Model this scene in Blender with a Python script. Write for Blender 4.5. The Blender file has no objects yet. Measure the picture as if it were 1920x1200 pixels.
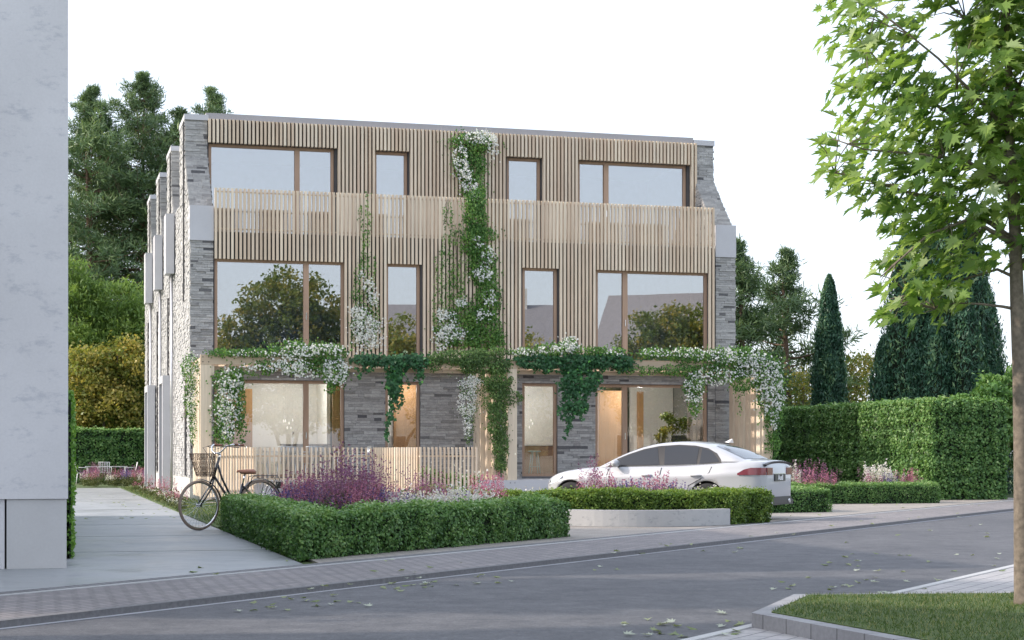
import bpy, bmesh, math, random
import numpy as np
from mathutils import Vector, Matrix
random.seed(7); rng = np.random.default_rng(11)
R = math.radians
SC = bpy.context.scene
COL = SC.collection
# world axes: X along the house front (u), Y into the plot (v), Z up. Camera yawed by A.
F = 3237.0; CX = 960.0; HZ = 853.0; EYE = 1.15
A = math.atan(F / (12810 - 960)); CA, SA = math.cos(A), math.sin(A)
BX, BY = (357 - CX) / F * 45.0, 45.0
CAM = (-(BX * CA + BY * SA), -(-BX * SA + BY * CA), EYE)
# ---------------------------------------------------------------- camera
cd = bpy.data.cameras.new('camera'); cam = bpy.data.objects.new('camera', cd); COL.objects.link(cam)
cd.sensor_width = 36; cd.lens = F / 1920 * 36; cd.clip_end = 2000; cd.clip_start = 0.1
cd.shift_y = (HZ - 600) / 1920
cam.location = CAM; cam.rotation_euler = (R(90), 0, -A)
SC.camera = cam
# ---------------------------------------------------------------- sky, sun, exposure
SUN_EL, SUN_AZ = R(32), math.atan2(0.17, -1.0)          # direction towards the sun in the ground plane
W = bpy.data.worlds.new('World'); SC.world = W; W.use_nodes = True
nt = W.node_tree; nt.nodes.clear()
sky = nt.nodes.new('ShaderNodeTexSky'); sky.sky_type = 'NISHITA'; sky.sun_disc = False
sky.sun_elevation = SUN_EL; sky.sun_rotation = math.pi / 2 - SUN_AZ; sky.dust_density = 3.0; sky.air_density = 1.0
bg = nt.nodes.new('ShaderNodeBackground'); bg.inputs['Strength'].default_value = 0.10
cl = nt.nodes.new('ShaderNodeBackground'); cl.inputs['Color'].default_value = (0.88, 0.94, 1.06, 1); cl.inputs['Strength'].default_value = 0.88
ad = nt.nodes.new('ShaderNodeAddShader'); wo = nt.nodes.new('ShaderNodeOutputWorld')
nt.links.new(sky.outputs[0], bg.inputs['Color']); nt.links.new(bg.outputs[0], ad.inputs[0])
nt.links.new(cl.outputs[0], ad.inputs[1]); nt.links.new(ad.outputs[0], wo.inputs['Surface'])
sd = bpy.data.lights.new('sun', 'SUN'); sd.energy = 3.3; sd.angle = R(1.2); sd.color = (1.0, 0.88, 0.76)
so = bpy.data.objects.new('sun', sd); COL.objects.link(so)
tosun = Vector((math.cos(SUN_AZ) * math.cos(SUN_EL), math.sin(SUN_AZ) * math.cos(SUN_EL), math.sin(SUN_EL)))
so.rotation_euler = tosun.to_track_quat('Z', 'Y').to_euler(); so.location = (-30, 0, 30)
SC.view_settings.view_transform = 'Standard'; SC.view_settings.look = 'None'
SC.view_settings.exposure = 0.28; SC.view_settings.gamma = 1.0
SC.cycles.max_bounces = 8; SC.cycles.transparent_max_bounces = 12

# ---------------------------------------------------------------- measuring helpers
def uv(X, Y):
    X -= BX; Y -= BY
    return X * CA + Y * SA, -X * SA + Y * CA
def at(x, Y, z=0.0):                 # photo column x at depth Y -> world point
    a, b = uv((x - CX) / F * Y, Y); return Vector((a, b, z))
def gd(x, y, z=0.0):                 # photo pixel on the level z
    Y = (EYE - z) * F / (y - HZ); return at(x, Y, z)
def fp(x, y, d=0.0):                 # photo pixel on the plane v = d
    rx = (x - CX) / F
    rv = -rx * SA + CA; b = -BX * SA + BY * CA
    t = (b + d) / rv; X, Y = rx * t, t
    a, _ = uv(X, Y); return Vector((a, d, EYE - (y - HZ) / F * t))

# ---------------------------------------------------------------- materials
MATS = {}
def nmat(name):
    m = bpy.data.materials.new(name); m.use_nodes = True
    n = m.node_tree.nodes; n.clear()
    out = n.new('ShaderNodeOutputMaterial'); p = n.new('ShaderNodeBsdfPrincipled')
    m.node_tree.links.new(p.outputs[0], out.inputs[0]); MATS[name] = m
    return m, m.node_tree, p, out
def ramp(t, fac, cols):
    r = t.nodes.new('ShaderNodeValToRGB'); e = r.color_ramp.elements
    while len(e) < len(cols): e.new(0.5)
    for i, (pos, c) in enumerate(cols): e[i].position = pos; e[i].color = (*c, 1)
    t.links.new(fac, r.inputs[0]); return r.outputs[0]
def noise(t, scale, detail=4, rough=0.55, vec=None, stretch=None):
    n = t.nodes.new('ShaderNodeTexNoise'); n.inputs['Scale'].default_value = scale
    n.inputs['Detail'].default_value = detail; n.inputs['Roughness'].default_value = rough
    if vec is None:
        g = t.nodes.new('ShaderNodeNewGeometry'); vec = g.outputs['Position']
    if stretch:
        mp = t.nodes.new('ShaderNodeMapping'); mp.inputs['Scale'].default_value = stretch
        t.links.new(vec, mp.inputs[0]); vec = mp.outputs[0]
    t.links.new(vec, n.inputs['Vector']); return n.outputs['Fac']
def mixc(t, fac, a, b, mode='MIX'):
    m = t.nodes.new('ShaderNodeMix'); m.data_type = 'RGBA'; m.blend_type = mode
    for sock, v in ((m.inputs[0], fac), (m.inputs[6], a), (m.inputs[7], b)):
        if isinstance(v, (int, float)): sock.default_value = v
        elif isinstance(v, tuple): sock.default_value = (*v, 1)
        else: t.links.new(v, sock)
    return m.outputs[2]
def bump(t, p, h, strength=0.3, dist=0.02):
    b = t.nodes.new('ShaderNodeBump'); b.inputs['Strength'].default_value = strength; b.inputs['Distance'].default_value = dist
    t.links.new(h, b.inputs['Height']); t.links.new(b.outputs[0], p.inputs['Normal'])
def plain(name, col, rough=0.5, metal=0.0, var=0.12, scale=8, coat=0.0):
    m, t, p, o = nmat(name)
    f = noise(t, scale)
    c0 = tuple(v * (1 - var) for v in col); c1 = tuple(min(1, v * (1 + var)) for v in col)
    t.links.new(ramp(t, f, [(0.3, c0), (0.7, c1)]), p.inputs['Base Color'])
    p.inputs['Roughness'].default_value = rough; p.inputs['Metallic'].default_value = metal
    p.inputs['Coat Weight'].default_value = coat
    return m
def tone(t):
    a = t.nodes.new('ShaderNodeAttribute'); a.attribute_name = 'tone'; return a.outputs['Fac']
def leafmat(name, cols, trans=0.3, rough=0.45):
    m, t, p, o = nmat(name)
    c = ramp(t, tone(t), cols)
    t.links.new(c, p.inputs['Base Color']); p.inputs['Roughness'].default_value = rough
    p.inputs['Specular IOR Level'].default_value = 0.35
    tr = t.nodes.new('ShaderNodeBsdfTranslucent'); mx = t.nodes.new('ShaderNodeMixShader')
    mx.inputs[0].default_value = trans
    t.links.new(mixc(t, 1.0, c, (1.5, 1.5, 0.9), 'MULTIPLY'), tr.inputs['Color'])
    t.links.new(p.outputs[0], mx.inputs[1]); t.links.new(tr.outputs[0], mx.inputs[2]); t.links.new(mx.outputs[0], o.inputs[0])
    return m
def woodmat(name, a, b, rough=0.6, axis='Z'):
    m, t, p, o = nmat(name)
    st = {'Z': (22, 22, 1.2), 'X': (1.2, 22, 22), 'Y': (22, 1.2, 22)}[axis]
    f = noise(t, 1.0, 5, 0.6, stretch=st)
    g = ramp(t, f, [(0.3, tuple(v * 0.82 for v in a)), (0.7, a)])
    h = ramp(t, f, [(0.3, tuple(v * 0.82 for v in b)), (0.7, b)])
    wthr = ramp(t, noise(t, .9, 5, .65, stretch=(1, 1, .35)), [(0.35, (0.84, 0.845, 0.86)), (0.62, (1.0, 1.0, 1.0))])
    t.links.new(mixc(t, 1.0, mixc(t, tone(t), g, h), wthr, 'MULTIPLY'), p.inputs['Base Color'])
    p.inputs['Roughness'].default_value = rough; p.inputs['Specular IOR Level'].default_value = 0.3
    bump(t, p, f, 0.15, 0.004)
    return m
woodmat('larch', (0.70, 0.55, 0.405), (0.88, 0.755, 0.59))
woodmat('larch_beam', (0.52, 0.40, 0.29), (0.66, 0.52, 0.38), axis='X')
woodmat('frame_wood', (0.46, 0.305, 0.21), (0.52, 0.36, 0.26))
woodmat('door_wood', (0.62, 0.34, 0.16), (0.66, 0.38, 0.19))
def stonemat(name, cols, rough=0.85):
    m, t, p, o = nmat(name)
    f = noise(t, 9, 6, 0.65, stretch=(1, 1, 3.5)); g = noise(t, 45, 4, 0.7)
    base = ramp(t, tone(t), cols)
    c = mixc(t, 0.75, base, ramp(t, f, [(0.3, (0.62, 0.62, 0.64)), (0.7, (1.15, 1.14, 1.12))]), 'MULTIPLY')
    c = mixc(t, 0.5, c, ramp(t, g, [(0.3, (0.75, 0.75, 0.75)), (0.7, (1.1, 1.1, 1.1))]), 'MULTIPLY')
    t.links.new(c, p.inputs['Base Color']); p.inputs['Roughness'].default_value = rough
    bump(t, p, g, 0.5, 0.02)
    return m
stonemat('slate', [(0.0, (0.11, 0.11, 0.12)), (0.09, (0.25, 0.245, 0.24)), (0.3, (0.37, 0.365, 0.36)), (1.0, (0.51, 0.505, 0.495))])
stonemat('slate_light', [(0.0, (0.20, 0.20, 0.21)), (0.06, (0.38, 0.38, 0.385)), (1.0, (0.58, 0.58, 0.575))])
stonemat('slate_dark', [(0.0, (0.06, 0.06, 0.065)), (0.1, (0.13, 0.13, 0.14)), (1.0, (0.24, 0.24, 0.25))])
def concrete(name, col, stain=(0.55, 0.58, 0.62), scale=0.7, amt=0.5, rough=0.7, spots=True):
    m, t, p, o = nmat(name)
    a = noise(t, scale, 6, 0.6); b = noise(t, scale * 5, 8, 0.75, stretch=(1, 1, 2.2)); c = noise(t, 40, 3)
    k = ramp(t, a, [(0.35, tuple(v * 0.9 for v in col)), (0.65, col)])
    s = ramp(t, b, [(0.54, (1, 1, 1)), (0.66, stain)]) if spots else ramp(t, b, [(0.3, (.94, .94, .94)), (0.7, (1, 1, 1))])
    k = mixc(t, amt, k, s, 'MULTIPLY')
    k = mixc(t, 0.25, k, ramp(t, c, [(0.3, (0.8, 0.8, 0.8)), (0.7, (1, 1, 1))]), 'MULTIPLY')
    t.links.new(k, p.inputs['Base Color']); p.inputs['Roughness'].default_value = rough
    bump(t, p, c, 0.12, 0.004)
    return m
concrete('wall_concrete', (0.80, 0.785, 0.80), stain=(0.72, 0.74, 0.78), amt=0.75)
concrete('plinth_concrete', (0.66, 0.65, 0.65), spots=False, rough=0.8)
concrete('hopper_concrete', (0.56, 0.56, 0.59), spots=False)
concrete('cap_concrete', (0.40, 0.385, 0.40), spots=False)
concrete('planter_concrete', (0.46, 0.46, 0.46), scale=1.2, amt=0.7)
concrete('path_concrete', (0.33, 0.345, 0.355), stain=(0.66, 0.68, 0.72), scale=0.5, amt=0.8, rough=0.34)
concrete('render_white', (0.66, 0.65, 0.62), spots=False)
plain('dark_kerb', (0.15, 0.148, 0.155), 0.8, var=0.2, scale=30)
concrete('pale_kerb', (0.50, 0.50, 0.50), spots=False)
plain('dark_board', (0.075, 0.072, 0.075), 0.8)
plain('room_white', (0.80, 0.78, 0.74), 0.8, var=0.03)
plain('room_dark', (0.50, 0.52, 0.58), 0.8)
plain('room_floor', (0.35, 0.24, 0.15), 0.5)
plain('zinc', (0.62, 0.62, 0.64), 0.35, 0.7, var=0.05)
plain('steel', (0.55, 0.58, 0.60), 0.3, 0.9, var=0.05)
plain('white_paint', (0.78, 0.78, 0.78), 0.5, var=0.04)
plain('sky_blue_paint', (0.42, 0.55, 0.60), 0.5, var=0.05)
plain('bolt', (0.03, 0.03, 0.03), 0.5)
plain('roof_tile', (0.26, 0.25, 0.26), 0.8)
plain('soil', (0.05, 0.038, 0.028), 0.95, var=0.4, scale=20)
plain('bark', (0.20, 0.165, 0.13), 0.9, var=0.35, scale=25)
plain('pine_bark', (0.16, 0.10, 0.07), 0.9, var=0.35, scale=12)
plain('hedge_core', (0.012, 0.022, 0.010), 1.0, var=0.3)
def asphalt():
    m, t, p, o = nmat('asphalt')
    a = noise(t, 0.35, 5, 0.6); b = noise(t, 60, 3, 0.7); d = noise(t, 2.6, 9, 0.8)
    k = ramp(t, a, [(0.3, (0.095, 0.098, 0.108)), (0.7, (0.14, 0.142, 0.15))])
    k = mixc(t, 0.8, k, ramp(t, b, [(0.25, (0.5, 0.5, 0.5)), (0.75, (1.3, 1.3, 1.3))]), 'MULTIPLY')
    k = mixc(t, 0.8, k, ramp(t, d, [(0.36, (0.60, 0.61, 0.65)), (0.64, (1.22, 1.21, 1.20))]), 'MULTIPLY')
    k = mixc(t, 0.9, k, ramp(t, noise(t, 14, 6, 0.85), [(0.32, (0.70, 0.70, 0.72)), (0.68, (1.22, 1.21, 1.2))]), 'MULTIPLY')
    t.links.new(k, p.inputs['Base Color']); p.inputs['Roughness'].default_value = 0.75
    bump(t, p, b, 0.7, 0.012)
asphalt()
def pavers(name, c1, c2, mortar, bw, bh, rot, msize=0.012):
    m, t, p, o = nmat(name)
    g = t.nodes.new('ShaderNodeNewGeometry'); mp = t.nodes.new('ShaderNodeMapping')
    mp.inputs['Rotation'].default_value = (0, 0, rot); t.links.new(g.outputs['Position'], mp.inputs[0])
    b = t.nodes.new('ShaderNodeTexBrick'); t.links.new(mp.outputs[0], b.inputs['Vector'])
    b.inputs['Color1'].default_value = (*c1, 1); b.inputs['Color2'].default_value = (*c2, 1); b.inputs['Mortar'].default_value = (*mortar, 1)
    b.inputs['Scale'].default_value = 1.0; b.inputs['Brick Width'].default_value = bw; b.inputs['Row Height'].default_value = bh
    b.inputs['Mortar Size'].default_value = msize; b.inputs['Mortar Smooth'].default_value = 0.3
    n1 = noise(t, 30, 4); n2 = noise(t, 0.8, 5)
    k = mixc(t, 0.5, b.outputs['Color'], ramp(t, n1, [(0.3, (0.75, 0.75, 0.75)), (0.7, (1.15, 1.15, 1.15))]), 'MULTIPLY')
    k = mixc(t, 0.6, k, ramp(t, n2, [(0.35, (0.78, 0.78, 0.78)), (0.65, (1.08, 1.08, 1.08))]), 'MULTIPLY')
    t.links.new(k, p.inputs['Base Color']); p.inputs['Roughness'].default_value = 0.75
    iv = t.nodes.new('ShaderNodeMath'); iv.operation = 'SUBTRACT'; iv.inputs[0].default_value = 1.0
    t.links.new(b.outputs['Fac'], iv.inputs[1]); bump(t, p, iv.outputs[0], 0.6, 0.008)
pavers('sidewalk_pavers', (0.29, 0.265, 0.262), (0.215, 0.20, 0.205), (0.10, 0.095, 0.10), 0.20, 0.10, R(-45))
pavers('drive_pavers', (0.40, 0.36, 0.32), (0.33, 0.30, 0.27), (0.22, 0.20, 0.18), 0.20, 0.10, R(-45))
pavers('grey_pavers', (0.44, 0.42, 0.42), (0.38, 0.37, 0.37), (0.17, 0.17, 0.18), 0.24, 0.16, R(-45), 0.008)
pavers('kerb_blocks', (0.31, 0.31, 0.325), (0.27, 0.27, 0.285), (0.15, 0.15, 0.16), 0.33, 3.0, R(86), 0.008)
pavers('sett_blocks', (0.22, 0.22, 0.23), (0.17, 0.17, 0.18), (0.09, 0.09, 0.09), 0.10, 0.10, R(-45), 0.012)
G = {}
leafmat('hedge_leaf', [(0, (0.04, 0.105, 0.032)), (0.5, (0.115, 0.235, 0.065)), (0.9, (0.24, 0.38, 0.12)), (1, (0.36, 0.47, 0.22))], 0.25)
leafmat('hedge_yellow_leaf', [(0, (0.05, 0.10, 0.015)), (0.5, (0.12, 0.21, 0.035)), (1, (0.24, 0.32, 0.06))], 0.3)
leafmat('ivy_leaf', [(0, (0.018, 0.07, 0.028)), (0.7, (0.045, 0.145, 0.05)), (0.93, (0.06, 0.20, 0.07)), (1, (0.14, 0.42, 0.07))], 0.2)
leafmat('vine_leaf', [(0, (0.035, 0.10, 0.02)), (0.5, (0.085, 0.20, 0.04)), (1, (0.22, 0.37, 0.08))], 0.3)
leafmat('creeper_leaf', [(0, (0.045, 0.09, 0.025)), (0.6, (0.10, 0.19, 0.05)), (1, (0.22, 0.33, 0.09))], 0.3)
leafmat('maple_leaf', [(0, (0.085, 0.175, 0.045)), (0.5, (0.235, 0.36, 0.09)), (0.85, (0.37, 0.48, 0.16)), (1, (0.45, 0.54, 0.34))], 0.48, 0.4)
leafmat('pine_needle', [(0, (0.045, 0.09, 0.045)), (0.6, (0.12, 0.19, 0.085)), (1, (0.28, 0.37, 0.14))], 0.15)
leafmat('thuja_spray', [(0, (0.025, 0.075, 0.045)), (0.6, (0.06, 0.15, 0.085)), (1, (0.19, 0.30, 0.13))], 0.15)
leafmat('willow_leaf', [(0, (0.06, 0.12, 0.03)), (0.5, (0.155, 0.25, 0.065)), (1, (0.31, 0.42, 0.12))], 0.35)
pc = MATS['path_concrete'].node_tree; pp = next(n for n in pc.nodes if n.type == 'BSDF_PRINCIPLED')
rr_ = pc.nodes.new('ShaderNodeMapRange'); rr_.inputs[1].default_value = .38; rr_.inputs[2].default_value = .62; rr_.inputs[3].default_value = .30; rr_.inputs[4].default_value = .55
pc.links.new(noise(pc, .9, 5, .6), rr_.inputs[0]); pc.links.new(rr_.outputs[0], pp.inputs['Roughness'])
leafmat('bright_ivy_leaf', [(0, (0.07, 0.17, 0.03)), (0.5, (0.17, 0.34, 0.06)), (1, (0.30, 0.46, 0.10))], 0.35)
leafmat('autumn_leaf', [(0, (0.10, 0.14, 0.04)), (0.45, (0.22, 0.26, 0.07)), (0.78, (0.38, 0.32, 0.09)), (1, (0.54, 0.41, 0.11))], 0.35)
leafmat('mixed_autumn_leaf', [(0, (0.07, 0.11, 0.025)), (0.5, (0.15, 0.20, 0.045)), (0.8, (0.28, 0.26, 0.06)), (1, (0.46, 0.34, 0.07))], 0.35)
leafmat('grass_blade', [(0, (0.03, 0.065, 0.012)), (0.6, (0.07, 0.125, 0.022)), (0.9, (0.15, 0.20, 0.05)), (1, (0.32, 0.30, 0.15))], 0.3)
leafmat('petal_white', [(0, (0.62, 0.62, 0.66)), (1, (0.86, 0.86, 0.88))], 0.3, 0.6)
leafmat('petal_pink', [(0, (0.24, 0.07, 0.13)), (0.5, (0.42, 0.15, 0.27)), (1, (0.62, 0.31, 0.42))], 0.3, 0.7)
leafmat('petal_mauve', [(0, (0.15, 0.055, 0.13)), (0.6, (0.27, 0.11, 0.23)), (1, (0.44, 0.22, 0.38))], 0.3, 0.7)
leafmat('petal_violet', [(0, (0.05, 0.035, 0.16)), (1, (0.20, 0.14, 0.42))], 0.3, 0.7)
leafmat('plume_white', [(0, (0.45, 0.43, 0.46)), (1, (0.82, 0.80, 0.82))], 0.3, 0.7)
leafmat('stem_green', [(0, (0.06, 0.08, 0.03)), (1, (0.14, 0.16, 0.06))], 0.2, 0.7)
leafmat('fallen', [(0, (0.12, 0.18, 0.05)), (0.5, (0.26, 0.30, 0.15)), (1, (0.46, 0.50, 0.42))], 0.2, 0.6)
def turf():
    m, t, p, o = nmat('turf')
    f = noise(t, 14, 5, 0.7)
    t.links.new(ramp(t, f, [(0.3, (0.03, 0.055, 0.012)), (0.55, (0.07, 0.11, 0.025)), (0.75, (0.14, 0.15, 0.05))]), p.inputs['Base Color'])
    p.inputs['Roughness'].default_value = 1.0
turf()
def glass(name, refl, tint):
    m = bpy.data.materials.new(name); m.use_nodes = True; MATS[name] = m
    t = m.node_tree; t.nodes.clear(); o = t.nodes.new('ShaderNodeOutputMaterial')
    tr = t.nodes.new('ShaderNodeBsdfTransparent'); tr.inputs[0].default_value = (*tint, 1)
    gl = t.nodes.new('ShaderNodeBsdfGlossy'); gl.inputs['Roughness'].default_value = 0.0; gl.inputs['Color'].default_value = (0.96, 0.94, 0.915, 1)
    fr = t.nodes.new('ShaderNodeFresnel'); fr.inputs[0].default_value = 1.5
    ma = t.nodes.new('ShaderNodeMath'); ma.operation = 'ADD'; ma.inputs[1].default_value = refl
    # faint waviness of real panes
    n = noise(t, 0.6, 2); bp = t.nodes.new('ShaderNodeBump'); bp.inputs['Strength'].default_value = 0.006; bp.inputs['Distance'].default_value = 0.05
    t.links.new(n, bp.inputs['Height']); t.links.new(bp.outputs[0], gl.inputs['Normal'])
    mx = t.nodes.new('ShaderNodeMixShader')
    t.links.new(fr.outputs[0], ma.inputs[0]); t.links.new(ma.outputs[0], mx.inputs[0])
    t.links.new(tr.outputs[0], mx.inputs[1]); t.links.new(gl.outputs[0], mx.inputs[2]); t.links.new(mx.outputs[0], o.inputs[0])
glass('coated_glass', 0.30, (0.75, 0.80, 0.86)); glass('clear_glass', 0.06, (0.93, 0.95, 0.96))
m, t, p, o = nmat('car_paint'); p.inputs['Base Color'].default_value = (0.44, 0.45, 0.475, 1); p.inputs['Roughness'].default_value = 0.32; p.inputs['Coat Weight'].default_value = 0.8; p.inputs['Coat Roughness'].default_value = 0.04
plain('black_trim', (0.012, 0.012, 0.014), 0.35, var=0.05)
plain('tyre_rubber', (0.025, 0.025, 0.027), 0.85, var=0.15)
plain('rim_grey', (0.10, 0.10, 0.11), 0.35, 0.8, var=0.05)
m, t, p, o = nmat('tinted_glass'); p.inputs['Base Color'].default_value = (0.035, 0.04, 0.05, 1); p.inputs['Roughness'].default_value = 0.03; p.inputs['Specular IOR Level'].default_value = 0.3; p.inputs['Coat Weight'].default_value = 0.05; p.inputs['Coat Roughness'].default_value = 0.0
plain('lamp_red', (0.22, 0.035, 0.05), 0.12, var=0.1, coat=1.0)
plain('chrome', (0.80, 0.80, 0.82), 0.15, 1.0, var=0.02)
plain('bike_black', (0.015, 0.015, 0.017), 0.25, var=0.05, coat=0.6)
plain('cream_tyre', (0.30, 0.225, 0.18), 0.75, var=0.08)
plain('saddle_leather', (0.23, 0.095, 0.055), 0.5, var=0.12)
plain('wicker', (0.16, 0.10, 0.07), 0.7, var=0.2)
plain('plate_black', (0.01, 0.01, 0.01), 0.3)
plain('plate_white', (0.85, 0.85, 0.85), 0.5)
m, t, p, o = nmat('lit_bulb'); p.inputs['Emission Color'].default_value = (1, 0.93, 0.82, 1); p.inputs['Emission Strength'].default_value = 1.1
M = MATS

# ---------------------------------------------------------------- object helpers
def tagp(o, label=None, cat=None, group=None, kind=None):
    if label: o['label'] = label
    if cat: o['category'] = cat
    if group: o['group'] = group
    if kind: o['kind'] = kind
    return o
def thing(name, label, cat, loc=(0, 0, 0), rz=0, group=None):
    o = bpy.data.objects.new(name, None); COL.objects.link(o); o.empty_display_size = 0.2
    o.location = loc; o.rotation_euler = (0, 0, rz)
    return tagp(o, label, cat, group)
def children(o): return [c for c in bpy.data.objects if c.parent == o]
def copy_tree(o, parent=None):
    c = o.copy(); COL.objects.link(c); c.parent = parent
    for ch in children(o): copy_tree(ch, c)
    return c
def npmesh(name, V, faces, mats, parent=None, tones=None, loc=None, smooth=False, midx=None):
    """V (n,3); faces (m,k) constant k"""
    V = np.asarray(V, dtype=np.float32); faces = np.asarray(faces, dtype=np.int32)
    me = bpy.data.meshes.new(name); m, k = faces.shape
    me.vertices.add(len(V)); me.vertices.foreach_set('co', V.ravel())
    me.loops.add(m * k); me.loops.foreach_set('vertex_index', faces.ravel())
    me.polygons.add(m); me.polygons.foreach_set('loop_start', np.arange(0, m * k, k, dtype=np.int32))
    if smooth: me.polygons.foreach_set('use_smooth', np.ones(m, dtype=bool))
    for mm in (mats if isinstance(mats, (list, tuple)) else [mats]): me.materials.append(M[mm])
    if midx is not None: me.polygons.foreach_set('material_index', np.asarray(midx, dtype=np.int32))
    if tones is not None:
        at_ = me.attributes.new('tone', 'FLOAT', 'FACE'); at_.data.foreach_set('value', np.asarray(tones, dtype=np.float32))
    me.update(calc_edges=True); me.validate()
    o = bpy.data.objects.new(name, me); COL.objects.link(o); o.parent = parent
    if loc is not None: o.location = loc
    return o
class MB:
    def __init__(s): s.v = []; s.f = []; s.t = []; s.sm = []; s.m = []
    def add(s, vs, fs, tone=None, smooth=False, mi=0):
        n = len(s.v); s.v += [tuple(v) for v in vs]
        tt = random.random() if tone is None else tone
        for f in fs: s.f.append([n + i for i in f]); s.t.append(tt); s.sm.append(smooth); s.m.append(mi)
        return s
    def box(s, x0, x1, y0, y1, z0, z1, tone=None, mi=0):
        vs = [(x, y, z) for z in (z0, z1) for y in (y0, y1) for x in (x0, x1)]
        return s.add(vs, [(0, 2, 3, 1), (4, 5, 7, 6), (0, 1, 5, 4), (2, 6, 7, 3), (0, 4, 6, 2), (1, 3, 7, 5)], tone, mi=mi)
    def obox(s, c, ax, ay, az, tone=None, mi=0):   # centre and half vectors
        c, ax, ay, az = map(Vector, (c, ax, ay, az))
        vs = [c + ax * i + ay * j + az * k for k in (-1, 1) for j in (-1, 1) for i in (-1, 1)]
        return s.add(vs, [(0, 2, 3, 1), (4, 5, 7, 6), (0, 1, 5, 4), (2, 6, 7, 3), (0, 4, 6, 2), (1, 3, 7, 5)], tone, mi=mi)
    def prism(s, poly, z0, z1, tone=None, mi=0):   # poly ccw in xy
        n = len(poly); vs = [(x, y, z0) for x, y in poly] + [(x, y, z1) for x, y in poly]
        fs = [tuple(range(n - 1, -1, -1)), tuple(range(n, 2 * n))] + [(i, (i + 1) % n, n + (i + 1) % n, n + i) for i in range(n)]
        return s.add(vs, fs, tone, mi=mi)
    def prismx(s, poly, x0, x1, tone=None, mi=0):  # poly in (y,z)
        n = len(poly); vs = [(x0, y, z) for y, z in poly] + [(x1, y, z) for y, z in poly]
        fs = [tuple(range(n - 1, -1, -1)), tuple(range(n, 2 * n))] + [(i, (i + 1) % n, n + (i + 1) % n, n + i) for i in range(n)]
        return s.add(vs, fs, tone, mi=mi)
    def tube(s, pts, r, sides=8, tone=None, cap=True, smooth=True, mi=0):
        pts = [Vector(p) for p in pts]; n = len(pts)
        rr = [r] * n if isinstance(r, (int, float)) else list(r)
        vs = []; up = Vector((0, 0, 1)); prev = None
        for i, p in enumerate(pts):
            d = (pts[min(i + 1, n - 1)] - pts[max(i - 1, 0)])
            d = d.normalized() if d.length > 1e-9 else Vector((0, 0, 1))
            if prev is None:
                a = d.cross(up) if abs(d.dot(up)) < 0.95 else d.cross(Vector((1, 0, 0)))
            else: a = prev - d * prev.dot(d)
            a.normalize(); prev = a; b = d.cross(a)
            for k in range(sides):
                an = 2 * math.pi * k / sides; vs.append(p + (a * math.cos(an) + b * math.sin(an)) * rr[i])
        fs = [(i * sides + k, i * sides + (k + 1) % sides, (i + 1) * sides + (k + 1) % sides, (i + 1) * sides + k) for i in range(n - 1) for k in range(sides)]
        s.add(vs, fs, tone, smooth, mi)
        if cap:
            s.f.append([len(s.v) - n * sides + k for k in range(sides)][::-1]); s.t.append(s.t[-1]); s.sm.append(False); s.m.append(mi)
            s.f.append([len(s.v) - sides + k for k in range(sides)]); s.t.append(s.t[-1]); s.sm.append(False); s.m.append(mi)
        return s
    def lathe(s, prof, c=(0, 0, 0), axis='Z', seg=24, tone=None, smooth=True, mi=0, closed=False):
        vs = []; n = len(prof)
        for k in range(seg):
            a = 2 * math.pi * k / seg
            for r, h in prof:
                x, y, z = r * math.cos(a), r * math.sin(a), h
                if axis == 'Y': x, y, z = x, z, y
                if axis == 'X': x, y, z = z, x, y
                vs.append((x + c[0], y + c[1], z + c[2]))
        fs = []
        for k in range(seg):
            k2 = (k + 1) % seg
            for i in range(n if closed else n - 1):
                j = (i + 1) % n; fs.append((k * n + i, k2 * n + i, k2 * n + j, k * n + j))
        return s.add(vs, fs, tone, smooth, mi)
    def build(s, name, mat, parent=None, loc=None):
        me = bpy.data.meshes.new(name); me.from_pydata(s.v, [], s.f)
        for mm in (mat if isinstance(mat, (list, tuple)) else [mat]): me.materials.append(M[mm])
        me.polygons.foreach_set('use_smooth', s.sm); me.polygons.foreach_set('material_index', s.m)
        a = me.attributes.new('tone', 'FLOAT', 'FACE'); a.data.foreach_set('value', s.t)
        me.update()
        o = bpy.data.objects.new(name, me); COL.objects.link(o); o.parent = parent
        if loc is not None: o.location = loc
        return o
def box(name, mat, parent, *b, tone=None): return MB().box(*b, tone=tone).build(name, mat, parent)
def structure(o): o['kind'] = 'structure'; return o

# leaf templates: verts in xy plane, tip towards +y
T_LEAF = (np.array([(0, 0, 0), (0.34, 0.45, 0.08), (0, 1, 0), (-0.34, 0.45, 0.08)]) - np.array([0, .5, 0]), np.array([(0, 1, 2, 3)]))
T_QUAD = (np.array([(-.3, 0, 0), (.3, 0, 0), (.38, .6, .05), (0, 1, 0), (-.38, .6, .05)]) - np.array([0, .5, 0]), np.array([(0, 1, 2, 3, 4)]))
T_NEEDLE = (np.array([(-0.06, 0, 0), (0.06, 0, 0), (0.10, .6, 0.02), (0, 1, 0)]), np.array([(0, 1, 2, 3)]))
T_IVY = (np.array([(0, -.1, 0), (.42, -.05, .06), (.5, .25, .08), (.2, .45, .03), (0, .9, 0), (-.2, .45, .03), (-.5, .25, .08), (-.42, -.05, .06)]) - np.array([0, .35, 0]), np.array([(0, 1, 2, 3, 4, 5, 6, 7)]))
fl = []
for k in range(10):
    a = 2 * math.pi * k / 10; r = 0.5 if k % 2 == 0 else 0.24
    fl.append((r * math.cos(a), r * math.sin(a), 0.06 if k % 2 == 0 else 0))
T_FLOWER = (np.array(fl), np.array([list(range(10))]))
mh = [(0, -.12), (.10, -.10), (.36, -.22), (.30, -.04), (.52, .06), (.34, .14), (.60, .42), (.34, .38), (.30, .52), (.16, .42), (.18, .66), (.10, .62), (0, .98)]
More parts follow.
